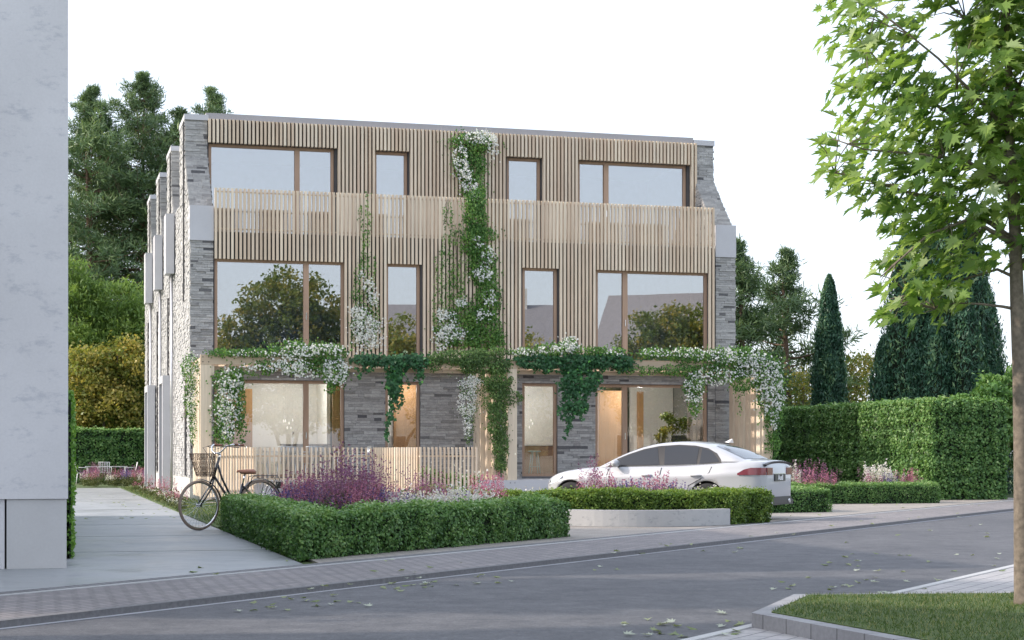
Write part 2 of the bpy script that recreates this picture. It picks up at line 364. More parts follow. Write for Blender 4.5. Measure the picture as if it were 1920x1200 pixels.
mh = [(0, -.10), (.07, -.08), (.32, -.24), (.25, -.02), (.56, .02), (.33, .15), (.62, .50), (.30, .36), (.28, .60), (.15, .44), (.15, .78), (.06, .66), (0, 1.02)]
mv = [(x, y, 0.28 * x - .45 * max(0, y - .3) ** 2) for x, y in mh] + [(-x, y, 0.28 * x - .45 * max(0, y - .3) ** 2) for x, y in mh[1:-1]]
n_ = len(mh)
T_MAPLE = (np.array(mv) - np.array([0, .3, 0]), np.array([list(range(n_)), [0] + [n_ - 1] + list(range(2 * n_ - 3, n_ - 1, -1))]))

def frames(N, D=None, spin=True):
    N = N / (np.linalg.norm(N, axis=1, keepdims=True) + 1e-9)
    if D is None: D = rng.normal(size=N.shape)
    Yv = D - (D * N).sum(1, keepdims=True) * N
    Yv /= (np.linalg.norm(Yv, axis=1, keepdims=True) + 1e-9)
    return np.cross(Yv, N), Yv, N
def scatter(name, P, N, size, tpl, mat, parent=None, tones=None, D=None, loc=None):
    P = np.asarray(P, float); n = len(P); X, Yv, Z = frames(np.asarray(N, float), D)
    size = np.broadcast_to(np.asarray(size, float), (n,))
    tv, tf = tpl; k = len(tv)
    V = P[:, None] + size[:, None, None] * (tv[None, :, 0:1] * X[:, None] + tv[None, :, 1:2] * Yv[:, None] + tv[None, :, 2:3] * Z[:, None])
    f = (tf[None] + (np.arange(n) * k)[:, None, None]).reshape(-1, tf.shape[1])
    if tones is None: tones = rng.random(n)
    return npmesh(name, V.reshape(-1, 3), f, mat, parent, np.repeat(np.clip(tones, 0, 1), len(tf)), loc)
def rnd(n, lo=0, hi=1): return rng.uniform(lo, hi, n)
def lump(P, s, seed=0):               # cheap smooth pseudo-noise in [-1,1] for clumps of leaves
    P = np.asarray(P) * s; o = seed * 1.7
    return (np.sin(P[:, 0] * 1.9 + 1.3 * np.sin(P[:, 1] * 1.3 + o) + o) + np.sin(P[:, 1] * 2.3 + 1.1 * np.sin(P[:, 2] * 1.7 + o) + 2 * o) + np.sin(P[:, 2] * 2.1 + 1.2 * np.sin(P[:, 0] * 1.5 - o) + 3 * o)) / 3

# ================================================================ GROUND AND ROADS (45 degrees to the house)
def strip(name, c0, c1, z, mat, lo=-140, hi=140, th=None):   # band between v-u=c0 and v-u=c1
    def P(c, s): return (s - c / 2, s + c / 2)
    a, b, c, d = P(c0, lo), P(c0, hi), P(c1, hi), P(c1, lo)
    if c1 > c0: poly = [a, b, c, d]
    else: poly = [d, c, b, a]
    mb = MB()
    if th: mb.prism(poly, z - th, z)
    else: mb.add([(x, y, z) for x, y in poly], [(0, 1, 2, 3)])
    return structure(mb.build(name, mat))
g = MB(); g.add([(-400, -300, -.09), (500, -300, -.09), (500, 600, -.09), (-400, 600, -.09)], [(0, 1, 2, 3)])
structure(g.build('ground', 'turf'))
strip('road', -35.5, -29.1, -.055, 'asphalt')
strip('kerb', -29.1, -28.97, 0.0, 'dark_kerb', th=.2)
strip('gutter_line', -29.14, -29.1, -.05, 'hopper_concrete', th=.05)
strip('pavement', -28.95, -26.83, -.004, 'sidewalk_pavers', th=.05)
strip('edging_strip', -26.83, -26.76, 0.004, 'pale_kerb', th=.05)
strip('gutter_setts', -26.76, -26.40, -.002, 'sett_blocks', th=.05)
def sheet(name, poly, z, mat, th=.03):
    return structure(MB().prism(poly, z - th, z).build(name, mat))
sheet('plot_ground', [(-60, -86.4), (60, 33.6), (60, 120), (-60, 120)], -.03, 'turf', .03)
sheet('path', [(-14, -40.4), (-1.1, -27.5), (-1.1, 16.2), (-3.7, 16.2), (-3.7, -20), (-14, -20)], -.001, 'path_concrete')
sheet('driveway', [(-.9, -27.3), (21.5, -4.9), (21.5, -2.9), (-.3, -2.9), (-.9, -20)], -.004, 'drive_pavers')
strip('far_pavement', -39.5, -35.5, -.045, 'grey_pavers', th=.05)
strip('far_kerb', -35.5, -35.38, -.04, 'pale_kerb', th=.06)
# joints across the concrete path
for i, vv in enumerate((-24.6, -20.6, -16.4, -8.4, 0, 8)):
    structure(MB().box(-3.7, -1.1, vv, vv + .012, -.01, .0015).build('path_joint', 'dark_kerb'))
sheet('flower_bed', [(-1.0, -26.6), (3.4, -22.2), (3.0, -17.6), (-.2, -17.6), (-1.0, -18.6)], .03, 'soil', .05)
sheet('verge', [(-1.1, -18.4), (-.2, -17.5), (3.6, -17.0), (3.2, -6.2), (0, -4.6), (0, 21), (-1.1, 21)], .02, 'turf', .04)
# grass island with kerb, far side
isl = [(.99, -34.5), (1.95, -33.1), (10.5, -34.6), (10.5, -42), (1.55, -42.0)]
structure(MB().prism(isl[::-1], -.06, .055).build('kerb_island', 'kerb_blocks'))
def inset(poly, d):
    c = Vector((sum(p[0] for p in poly) / len(poly), sum(p[1] for p in poly) / len(poly)))
    out = []; n = len(poly)
    for i in range(n):
        p0, p1, p2 = Vector(poly[i - 1]), Vector(poly[i]), Vector(poly[(i + 1) % n])
        e1 = (p1 - p0).normalized(); e2 = (p2 - p1).normalized()
        n1 = Vector((-e1.y, e1.x)); n2 = Vector((-e2.y, e2.x))
        if n1.dot(c - p1) < 0: n1 = -n1
        if n2.dot(c - p1) < 0: n2 = -n2
        b = (n1 + n2).normalized(); out.append(tuple(p1 + b * d / max(.3, b.dot(n1))))
    return out
ii = inset(isl, .13)
structure(MB().prism(ii[::-1], .03, .062).build('lawn', 'turf'))
def inpoly(P, poly):
    x, y = P[:, 0], P[:, 1]; ins = np.zeros(len(P), bool); n = len(poly); j = n - 1
    for i in range(n):
        xi, yi = poly[i]; xj, yj = poly[j]
        c = ((yi > y) != (yj > y)) & (x < (xj - xi) * (y - yi) / (yj - yi + 1e-12) + xi); ins ^= c; j = i
    return ins
def polypts(poly, n):
    a = np.array(poly); lo, hi = a.min(0), a.max(0); out = []
    tot = 0
    while tot < n:
        P = rng.uniform(lo, hi, (n * 2, 2)); P = P[inpoly(P, poly)]; out.append(P); tot += len(P)
    return np.concatenate(out)[:n]
def grass(name, poly, n, z, h, label, wid=.06):
    P2 = polypts(poly, n); P = np.column_stack([P2, np.full(n, z)])
    N = np.column_stack([rng.normal(size=n), rng.normal(size=n), np.full(n, .25)])
    D = np.column_stack([rng.normal(size=n) * .75, rng.normal(size=n) * .75, np.ones(n)])
    L = rnd(n, .5, 1) * h
    tn = rnd(n, -.1, .8) + .3 * lump(P, 4.5); tn[rnd(n) < .12] = 1
    o = scatter(name, P, N, L, (np.array([(-wid, 0, 0), (wid, 0, 0), (.02, 1, 0.1)]), np.array([(0, 1, 2)])), 'grass_blade', None, tn, D)
    return tagp(o, label, 'grass', kind='stuff')
vis = [(1.13, -34.5), (2.02, -33.24), (5.2, -33.82), (5.2, -39), (1.45, -39)]
grass('grass', vis, 60000, .055, .042, 'short green lawn grass on the kerbed island at the lower right', .07)
grass('grass', [(-1.08, -18.3), (-.3, -17.6), (3, -17.2), (3, -6), (-.02, -5), (-.02, 16), (-1.08, 16)], 26000, .0, .10, 'rough grass in the narrow verge between the path and the house', .07)

# ================================================================ THE HOUSE
HOUSE = thing('terraced_house', 'three storey double house with slate piers, vertical timber slat front and tall brown window frames', 'house', (0, 0, 0))
def stones(mb, org, du, un, dn, w, z0, z1, clip=None, dark=.05, prot=.03, hs=(.05, .085), ls=(.14, .55)):
    """courses of thin split stones on a vertical face; clip(z)->(a,b) range along du"""
    org, du, dn = Vector(org), Vector(du), Vector(dn); z = z0
    while z < z1 - .01:
        h = min(random.uniform(*hs), z1 - z)
        a, b = clip(z + h / 2) if clip else (0, w)
        s = a - random.random() * .3
        while s < b:
            l = random.uniform(*ls); s0, s1 = max(s, a), min(s + l, b); s += l
            if s1 - s0 < .02: continue
            pr = random.random() * prot
            t = random.uniform(0, .05) if random.random() < dark else random.uniform(.15, 1)
            c = org + du * ((s0 + s1) / 2) + dn * (pr / 2 - .01) + Vector((0, 0, z + h / 2))
            mb.obox(c, du * ((s1 - s0) / 2 - .002), dn * (pr / 2 + .012), (0, 0, h / 2 - .0025), t)
        z += h
    return mb
UW = 15.25; PW = 0.59
ZG, ZF1, ZB, ZT = 0.56, 3.45, 7.05, 10.35     # ground floor, lower edge of slats, balcony floor, parapet
def fin_clip(base):
    def f(z):    # depth range of the fin at height z (front edge slopes back above 7.66)
        if z > 9.15: return 1.65, 3.4
        if z > 7.4: return 1.65 * (z - 7.4) / 1.75, 3.4 + (0 if z > 8.1 else 1.6)
        return 0.0, 5.0
    return f
# solid cores (so nothing is hollow)
for x0, x1 in ((.02, PW - .02), (UW - PW + .02, UW - .02)):
    core = MB(); core.box(x0, x1, .02, 20.0, 0, 7.38, .2)
    for b in (0, 5, 10, 15):
        core.prismx([(b + .02, 7.38), (b + 4.98, 7.38), (b + 4.98, 7.6), (b + 3.38, 8.2), (b + 3.38, 10.2), (b + 1.67, 10.2), (b + 1.67, 9.15)], x0, x1, .2)
    core.build('wall_core', 'slate', HOUSE)
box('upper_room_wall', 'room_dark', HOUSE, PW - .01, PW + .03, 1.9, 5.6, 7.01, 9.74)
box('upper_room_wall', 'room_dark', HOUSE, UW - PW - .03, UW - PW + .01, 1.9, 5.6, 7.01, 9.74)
# slate piers
for x0 in (0.0, UW - PW):
    pf = MB(); stones(pf, (x0, 0, 0), (1, 0, 0), 0, (0, -1, 0), PW, ZG, 6.75)
    pf.build('front_pier', 'slate', HOUSE)
for x0 in (0.0, UW - PW):
    for b in (0, 5, 10, 15):
        sl = MB()
        z = 7.4
        while z < 10.18:     # sloping then vertical front of each fin
            h = min(random.uniform(.05, .085), 10.2 - z)
            yv = b + min(1.65, 1.65 * (z - 7.4) / 1.75); x = 0
            while x < PW:
                l = random.uniform(.12, .4); x1 = min(x + l, PW); pr = random.random() * .025
                sl.box(x0 + x, x0 + x1 - .004, yv - pr, yv + .25, z, z + h - .004, random.uniform(0, .05) if random.random() < .06 else random.uniform(.2, 1))
                x = x1
            z += h
        sl.build('gable_pier', 'slate', HOUSE)
        cap = box('pier_cap', 'hopper_concrete', HOUSE, x0 - .03, x0 + PW + .03, b + 1.6, b + 3.45, 10.2, ZT)
# left and right side faces
sd_ = MB()
for b in (0, 5, 10, 15):
    stones(sd_, (0, b, 0), (0, 1, 0), 0, (-1, 0, 0), 5, ZG if b == 0 else .3, 10.2, fin_clip(b), .02, .026)
sd_.build('side_wall', 'slate_light', HOUSE)
sr = MB()
stones(sr, (UW, 0, 0), (0, 1, 0), 0, (1, 0, 0), 5, ZG, 10.2, fin_clip(0), .03, .04)
stones(sr, (UW - PW, 1.65, 0), (0, -1, 0), 0, (-1, 0, 0), 1.65, 7.1, 9.2, lambda z: (0, max(0.02, 1.65 - max(0, (z - 7.4)) / 1.75 * 1.65)), .1, .03)
stones(sr, (PW, 1.65, 0), (0, -1, 0), 0, (1, 0, 0), 1.65, 7.1, 9.2, lambda z: (0, max(0.02, 1.65 - max(0, (z - 7.4)) / 1.75 * 1.65)), .1, .03)
sr.build('side_wall', 'slate', HOUSE)
box('plinth', 'render_white', HOUSE, -.02, PW + .02, -.025, 19.95, -.02, ZG - .005)
box('plinth', 'render_white', HOUSE, UW - PW - .02, UW + .02, -.025, 19.95, -.02, ZG - .005)
# narrow slots in the side wall
for b in (2.6, 7.6, 12.6, 17.6):
    MB().box(-.055, -.02, b, b + .22, .6, 5.9, .1).build('slot_window', 'dark_board', HOUSE) if b < 18 and b > 3 else None
    MB().box(-.055, -.02, b - .9, b - .8, 5.3, 10.15, .1).build('slot_window', 'dark_board', HOUSE)
MB().box(-.06, -.02, .95, 1.25, .6, 3.0, .1).build('slot_window', 'dark_board', HOUSE)
# corner boxes on the front piers
for x0 in (-.02, UW - PW - .01):
    MB().box(x0, x0 + PW + .03, -.045, .5, 6.75, 7.66).build('corner_block', 'hopper_concrete', HOUSE)
# rain hoppers and downpipes on the left side
for b in (4.95, 9.95, 14.95):
    h = MB().box(-.29, -.05, b, b + .75, 6.38, 8.1).build('rain_hopper', 'hopper_concrete', HOUSE)
    MB().tube([(-.10, b + .3, 6.38), (-.10, b + .3, .2)], .045, 10).build('downpipe', 'zinc', h)
# side entrance portals
for b in (6.2, 13.6):
    pm = MB().box(-.30, -.05, b, b + .22, 0, 3.5).box(-.30, -.05, b + 1.5, b + 1.72, 0, 3.5).box(-.30, -.05, b + .22, b + 1.5, 3.28, 3.5)
    pm.build('entrance_portal', 'hopper_concrete', HOUSE)
    box('side_door', 'dark_board', HOUSE, -.09, -.055, b + .22, b + 1.5, .1, 3.28)
# roof and parapet
box('roof', 'cap_concrete', HOUSE, PW - .04, UW - PW - .04, 1.62, 19.9, 10.25, 10.41)
# horizontal slabs
box('floor_slab', 'room_floor', HOUSE, PW, UW - PW, .05, 9.5, ZG - .3, ZG - .01)
box('floor_slab', 'room_white', HOUSE, PW, UW - PW, .22, 9.5, 3.20, 3.72)
box('balcony_slab', 'cap_concrete', HOUSE, PW, UW - PW, .06, 9.5, 6.40, 7.0)
box('ceiling_slab', 'room_white', HOUSE, PW, UW - PW, 1.85, 9.5, 9.75, 10.24)
box('rear_wall', 'room_white', HOUSE, PW, UW - PW, 9.5, 9.7, 0, 10.2)
box('party_wall', 'room_white', HOUSE, 7.5, 7.7, .25, 9.49, ZG, 3.20)
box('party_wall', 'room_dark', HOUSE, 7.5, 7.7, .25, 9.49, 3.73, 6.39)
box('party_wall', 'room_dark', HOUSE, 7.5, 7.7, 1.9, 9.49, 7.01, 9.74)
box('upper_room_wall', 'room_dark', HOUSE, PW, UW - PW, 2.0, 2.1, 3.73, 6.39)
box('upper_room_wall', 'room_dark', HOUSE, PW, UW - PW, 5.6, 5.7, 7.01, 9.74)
WIN = [(.62, 4.06, 3.04), (5.17, 6.13, None), (8.99, 10.0, None), (11.1, 14.44, 11.985)]
def window(d, u0, u1, z0, z1, mull, gl, reveal_z):
    t = .075; mb = MB()
    mb.box(u0, u0 + t, d - .05, d + .05, z0, z1, .5).box(u1 - t, u1, d - .05, d + .05, z0, z1, .4)
    mb.box(u0 + t, u1 - t, d - .05, d + .05, z1 - t, z1, .6).box(u0 + t, u1 - t, d - .05, d + .05, z0, z0 + t, .6)
    if mull: mb.box(mull - .07, mull + .07, d - .06, d + .05, z0 + t, z1 - t, .5)
    fr = mb.build('window', 'frame_wood', HOUSE)
    cells = [(u0 + t, mull - .07), (mull + .07, u1 - t)] if mull else [(u0 + t, u1 - t)]
    for a, b in cells:
        MB().box(a, b, d + .0, d + .012, z0 + t, z1 - t).build('pane', gl, fr)
    if mull: MB().box(mull - .012, mull + .012, d - .085, d - .06, z0 + 1.02, z0 + 1.2).build('handle', 'chrome', fr)
    return fr
SD = .07; PITCH = .107; SWD = .063     # slat depth, pitch, width
def wall_with_holes(mb, d0, d1, z0, z1, holes, u0=PW, u1=UW - PW):
    us = sorted({u0, u1, *[h[0] for h in holes], *[h[1] for h in holes]})
    for a, b in zip(us[:-1], us[1:]):
        zz = z0
        for h in sorted([h for h in holes if h[0] <= a + 1e-6 and h[1] >= b - 1e-6], key=lambda h: h[2]):
            if h[2] > zz + .001: mb.box(a, b, d0, d1, zz, h[2], .5)
            zz = h[3]
        if zz < z1 - .001: mb.box(a, b, d0, d1, zz, z1, .5)
# ground floor: dark slate wall with openings
gh = [(a, b, ZG, 3.12) for a, b, _ in WIN]
mb = MB(); wall_with_holes(mb, .04, .26, ZG - .4, 3.44, gh); mb.build('ground_floor_wall_core', 'slate_dark', HOUSE)
gs = MB()
for a, b in ((4.06, 5.17), (6.13, 8.99), (10.0, 11.1), (14.44, UW - PW)):
    stones(gs, (a, .04, 0), (1, 0, 0), 0, (0, -1, 0), b - a, ZG - .4, 3.12, dark=.06, prot=.028)
stones(gs, (PW, .04, 0), (1, 0, 0), 0, (0, -1, 0), UW - 2 * PW, 3.125, 3.44, dark=.06, prot=.028)
gs.build('ground_floor_wall', 'slate', HOUSE)
for a, b, mu in WIN: window(.14, a + .01, b - .01, ZG + .002, 3.118, mu, 'clear_glass', 0)
# first floor and balcony screen
fh = [(a, b, 3.72, 6.30) for a, b, _ in WIN]
mb = MB(); wall_with_holes(mb, .0, .22, 3.445, 7.0, fh, PW + .01, UW - PW - .01); mb.build('cladding_board', 'dark_board', HOUSE)
sl = MB(); u = PW + .03; k = 0
while u < UW - PW - .03:
    uc = u + SWD / 2; hole = next((h for h in fh if h[0] - .01 < uc < h[1] + .01), None)
    dep = SD + .004 * random.random()
    if hole: sl.box(u, u + SWD, -SD - .03, -.03, 6.28, 8.13)
    else: sl.box(u, u + SWD, -dep - .03, -.03, 3.46, 8.13)
    u += PITCH
sl.build('slat_cladding', 'larch', HOUSE)
MB().box(PW + .03, UW - PW - .03, -.03, .0, 8.03, 8.06, .9).box(PW + .03, UW - PW - .03, -.03, -.0, 7.06, 7.09, .9).build('balcony_rail', 'larch_beam', HOUSE)
for a, b, mu in WIN: window(.12, a + .01, b - .01, 3.722, 6.298, mu, 'coated_glass', 0)
# top floor
th = [(a, b, 7.0, 9.60) for a, b, _ in WIN]
D = 1.65
mb = MB(); wall_with_holes(mb, D + .02, D + .24, 7.0, 10.24, th, PW + .0, UW - PW); mb.build('cladding_board', 'dark_board', HOUSE)
sl = MB(); u = PW + .02
while u < UW - PW + .02:
    uc = u + SWD / 2; hole = next((h for h in th if h[0] - .01 < uc < h[1] + .01), None)
    if hole: sl.box(u, u + SWD, D - SD - .08, D - .01, 9.6, 10.235)
    else: sl.box(u, u + SWD, D - SD - .08, D - .01, 7.02, 10.235)
    u += PITCH
sl.build('slat_cladding', 'larch', HOUSE)
for a, b, mu in WIN: window(D + .14, a + .01, b - .01, 7.002, 9.598, mu, 'coated_glass', 0)
# ground floor interior
room = MB()
room.box(PW, 4.0, 4.4, 4.5, ZG, 3.2, .5).box(4.0, 4.1, 2.6, 4.4, ZG, 3.2, .5)
room.box(8.2, 11.2, 4.4, 4.5, ZG, 3.2, .5).box(13.3, UW - PW, 3.4, 3.5, ZG, 3.2, .5).box(5.0, 7.49, 1.72, 1.8, ZG, 3.2, .5)
room.build('inner_wall', 'room_white', HOUSE)
box('inner_door', 'door_wood', HOUSE, 1.0, 1.95, 2.9, 3.0, ZG, 3.0)
box('inner_door', 'door_wood', HOUSE, 3.88, 4.5, .9, .97, ZG, 3.05)
box('inner_door', 'door_wood', HOUSE, 5.72, 6.9, 1.6, 1.7, ZG, 3.15)
box('cupboard', 'door_wood', HOUSE, 11.75, 12.4, 1.6, 2.6, ZG, 3.0)
box('inner_door', 'door_wood', HOUSE, 13.5, 13.68, 3.3, 3.39, ZG, 3.05)
# small lit lamps hung from the ceilings (the photograph shows a cluster of pendants)
def pendants(u, v, n, label):
    t = thing('pendant_lamp', label, 'lamp', (u, v, 3.19))
    MB().box(-.4, .4, -.05, .05, -.03, 0).build('ceiling_rose', 'white_paint', t)
    for i in range(n):
        x = (i - (n - 1) / 2) * .05; l = 1.0 + .28 * random.random()
        MB().tube([(x, 0, -.03), (x, 0, -l)], .002, 4).build('cord', 'zinc', t)
        MB().lathe([(.002, .04), (.012, .015), (.02, -.015), (.013, -.035), (.002, -.045)], (x, 0, -l - .04), seg=10).build('glass_shade', 'lit_bulb', t)
    for dx in (-.0,):
        ld = bpy.data.lights.new('bulb', 'POINT'); ld.energy = 60; ld.color = (1, .96, .90); ld.shadow_soft_size = .04
        lo = bpy.data.objects.new('bulb', ld); COL.objects.link(lo); lo.parent = t; lo.location = (0, .8, -.45)
pendants(2.8, 1.8, 6, 'cluster of small glass pendant lamps hanging behind the left ground floor window')
pendants(9.8, 2.0, 3, 'pair of thin pendant lamps hanging in the narrow window right of the centre post')
def added_fill_lamp(u, v, e, label):  # added lamp without a known source, brightens a ground floor room
    t = thing('added_fill_lamp', label, 'lamp', (u, v, 3.19))
    MB().lathe([(.001, -.03), (.16, -.03), (.18, -.012), (.18, 0)], seg=20).build('diffuser', 'lit_bulb', t)
    ld = bpy.data.lights.new('bulb', 'POINT'); ld.energy = e; ld.color = (1, .96, .90); ld.shadow_soft_size = .04
    lo = bpy.data.objects.new('bulb', ld); COL.objects.link(lo); lo.parent = t; lo.location = (0, 0, -.25)
added_fill_lamp(12.7, .85, 60, 'added round fill lamp brightening the room behind the wide window above the white car')
added_fill_lamp(6.0, .95, 26, 'small added fill lamp brightening the timber door in the narrow left window')

# ================================================================ TERRACE, PERGOLA
sheet('terrace', [(0.62, -2.7), (14.6, -2.7), (14.6, .02), (0.62, .02)], .50, 'hopper_concrete', .5)
PG = thing('pergola', 'long light timber pergola over the terrace with bolted corner posts', 'pergola', (0, -2.62, 0))
def pg(name, mat, *b, tone=.6): return MB().box(b[0], b[1], b[2] + 2.62, b[3] + 2.62, b[4], b[5], tone).build(name, mat, PG)
pg('front_beam', 'larch_beam', 0.02, 15.2, -2.70, -2.58, 3.38, 3.62)
pg('rear_beam', 'larch_beam', 0.02, 15.2, -.20, -.10, 3.38, 3.60, tone=.3)
u = .08
while u < 15.2:
    if abs(u - 7.7) > .2: pg('rafter', 'larch_beam', u, u + .07, -2.575, -.205, 3.40, 3.58, tone=random.random())
    u += .62
pg('ledger', 'larch_beam', .3, 15.0, -2.56, -2.50, 3.24, 3.34, tone=.2)
bo = None
for a in (.02, 14.95):
    po = pg('post', 'larch', a, a + .27, -2.69, -2.585, .05, 3.378, tone=.5)
    b_ = MB()
    for dx in (.06, .2):
        for dz in (3.44, 3.56): b_.box(a + dx - .012, a + dx + .012, -.085, -.075, dz - .012, dz + .012)
    b_.build('bolt', 'bolt', po)
po = pg('post', 'larch', 7.84, 8.09, -2.69, -2.585, .30, 3.378, tone=.7)
MB().box(7.90, 7.92, -.085, -.07, .42, .44).box(8.02, 8.04, -.085, -.07, .42, .44).build('bolt', 'bolt', po)
pg('bracket', 'larch', .29, .36, -2.66, -2.56, 3.12, 3.36, tone=.9)
# side screens of upright boards (left, centre, right)
for sx, n, c in ((.05, 6, 0), (7.55, 6, 1), (15.0, 6, 2)):
    for i in range(n):
        v0 = -2.35 + i * .38
        pg('screen_board', 'larch', sx, sx + (.09 if c != 1 else .11), v0, v0 + .26, .12 if c != 1 else .5, 3.37, tone=random.random())
for i, (a, b) in enumerate(((7.30, 7.42), (7.44, 7.58), (7.62, 7.76), (7.80, 7.92))):
    pg('screen_board', 'larch', a, b, -2.35 + .12 * (3 - i), -2.28 + .12 * (3 - i), .5, 3.37, tone=.3 + .2 * i)
# ------------------------------------------------ slatted fence
def fence_run(mb, p, q, pitch, w, z0, z1):
    p, q = Vector((*p, 0)), Vector((*q, 0)); d = (q - p); L = d.length; d.normalize(); n = Vector((-d.y, d.x, 0)); s = 0
    while s < L:
        mb.obox(p + d * s + Vector((0, 0, (z0 + z1) / 2)), d * (w / 2), n * .022, (0, 0, (z1 - z0) / 2 + random.uniform(-.004, .004))); s += pitch
def rail(mb, p, q, z, off=.03):
    p, q = Vector((*p, 0)), Vector((*q, 0)); d = (q - p); L = d.length; d.normalize(); n = Vector((-d.y, d.x, 0))
    mb.obox((p + q) / 2 + n * off + Vector((0, 0, z)), d * (L / 2), n * .012, (0, 0, .02), .3)
FE = [((.08, -4.2), (1.34, -2.95), .105, .15), ((1.34, -2.95), (4.3, -2.95), .115, .42), ((4.3, -2.95), (4.95, -5.3), .13, .25), ((4.98, -5.3), (6.4, -5.3), .098, .02)]
FN = thing('slatted_fence', 'low fence of thin upright timber slats around the front terrace', 'fence', (2.5, -3, 0))
mb = MB(); rb = MB()
for p, q, pt, z0 in FE:
    p = (p[0] - 2.5, p[1] + 3); q = (q[0] - 2.5, q[1] + 3)
    fence_run(mb, p, q, pt, .042, z0, 1.335 if p[0] > -2 else 1.34); rail(rb, p, q, 1.12); rail(rb, p, q, z0 + .14)
mb.build('slats', 'larch', FN); rb.build('rail', 'larch', FN)

# ================================================================ HEDGES
def hedge(name, label, pts, w, z0, h, n, mat='hedge_leaf', size=(.03, .052), rough=.04, group=None, loc=None):
    """clipped hedge along a centre line; leaves on all faces, soft corners"""
    pts = [Vector((*p, 0)) for p in pts]; base = pts[0].copy(); base.z = z0
    ds = [(b - a).normalized() for a, b in zip(pts[:-1], pts[1:])]
    L_, R_ = [], []
    for i, p in enumerate(pts):
        if i == 0: nrm = Vector((-ds[0].y, ds[0].x, 0)); k = 1
        elif i == len(pts) - 1: nrm = Vector((-ds[-1].y, ds[-1].x, 0)); k = 1
        else:
            n1 = Vector((-ds[i - 1].y, ds[i - 1].x, 0)); n2 = Vector((-ds[i].y, ds[i].x, 0)); nrm = (n1 + n2).normalized(); k = 1 / max(.4, nrm.dot(n1))
        L_.append(p + nrm * w / 2 * k); R_.append(p - nrm * w / 2 * k)
    root = thing(name, label, 'hedge', base, 0, group)
    tri = []
    def quad(a, b, za, zb_, nrm, out):
        out.append((np.array(a), np.array(b), za, zb_, np.array(nrm)))
    faces = []
    for i in range(len(pts) - 1):
        d = ds[i]; nn = Vector((-d.y, d.x, 0))
        faces.append(('s', L_[i], L_[i + 1], nn)); faces.append(('s', R_[i], R_[i + 1], -nn)); faces.append(('t', i))
    faces.append(('s', L_[0], R_[0], -ds[0])); faces.append(('s', L_[-1], R_[-1], ds[-1]))
    def area(f):
        return (f[2] - f[1]).length * h if f[0] == 's' else (pts[f[1] + 1] - pts[f[1]]).length * w
    tot = sum(area(f) for f in faces); P = []; N = []
    for f in faces:
        k = max(10, int(n * area(f) / tot)); a, b = rng.random((k, 1)), rng.random((k, 1))
        if f[0] == 's':
            p = np.array(f[1]) * (1 - a) + np.array(f[2]) * a; p[:, 2] = (b[:, 0]) * h; nv = np.tile(np.array(f[3]), (k, 1))
        else:
            i = f[1]; p = (np.array(L_[i]) * (1 - a) + np.array(L_[i + 1]) * a) * (1 - b) + (np.array(R_[i]) * (1 - a) + np.array(R_[i + 1]) * a) * b
            p[:, 2] = h; nv = np.tile([0, 0, 1.], (k, 1))
        P.append(p); N.append(nv)
    P = np.concatenate(P); N = np.concatenate(N); k = len(P)
    lm = lump(P, 4.5, 1) * .6 + lump(P, 11, 2) * .4
    off = rough * (lm * 1.2 + .8 * lump(P, 1.6, 7) + rng.normal(size=k) * .55) - rough * .3
    # round the top edges a little
    side = N[:, 2] < .5; top = side & (P[:, 2] > h - .07); off[top] -= (P[top, 2] - h + .07) * .6
    Q = P + N * off[:, None]
    # loose shoots standing above the top
    sh = (~side) & (rng.random(k) < .06); Q[sh, 2] += rng.random(sh.sum()) * .05
    Nn = N * .9 + rng.normal(size=N.shape) * .65; Nn[:, 2] += .35
    tn = np.clip(.42 + .30 * lm + .22 * rng.normal(size=k) + .12 * (Q[:, 2] / h > .93) + .10 * (N[:, 2] > .5), 0, 1)  # last terms paint light from above into the leaf tone near the top
    Dn = rng.normal(size=N.shape); Dn[:, 2] -= .2
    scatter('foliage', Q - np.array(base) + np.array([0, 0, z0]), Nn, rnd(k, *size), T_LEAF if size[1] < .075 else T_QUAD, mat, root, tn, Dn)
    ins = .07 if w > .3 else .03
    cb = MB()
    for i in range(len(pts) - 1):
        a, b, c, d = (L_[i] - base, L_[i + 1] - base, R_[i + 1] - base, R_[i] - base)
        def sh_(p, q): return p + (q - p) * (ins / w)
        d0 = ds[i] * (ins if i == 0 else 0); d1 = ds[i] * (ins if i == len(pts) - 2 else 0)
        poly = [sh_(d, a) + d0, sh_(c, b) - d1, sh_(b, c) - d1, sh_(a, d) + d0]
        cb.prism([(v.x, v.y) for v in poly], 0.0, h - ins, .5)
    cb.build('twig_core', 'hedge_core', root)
    return root
def off45(c, s): return (s - c / 2, s + c / 2)
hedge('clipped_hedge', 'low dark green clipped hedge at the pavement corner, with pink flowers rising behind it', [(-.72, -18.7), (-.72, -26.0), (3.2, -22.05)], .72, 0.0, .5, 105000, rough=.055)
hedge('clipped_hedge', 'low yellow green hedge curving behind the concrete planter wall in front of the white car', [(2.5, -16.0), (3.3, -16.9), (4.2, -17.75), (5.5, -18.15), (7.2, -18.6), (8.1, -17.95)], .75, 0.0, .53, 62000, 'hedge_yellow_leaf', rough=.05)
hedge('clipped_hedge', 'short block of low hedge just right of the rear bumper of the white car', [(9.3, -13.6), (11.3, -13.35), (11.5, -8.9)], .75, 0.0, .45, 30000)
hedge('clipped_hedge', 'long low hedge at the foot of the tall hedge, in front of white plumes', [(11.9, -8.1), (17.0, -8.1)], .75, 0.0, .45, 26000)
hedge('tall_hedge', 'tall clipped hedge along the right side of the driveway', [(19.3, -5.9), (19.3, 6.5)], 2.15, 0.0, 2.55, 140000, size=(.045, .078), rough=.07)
b1, b2 = at(120, 71), at(300, 73)
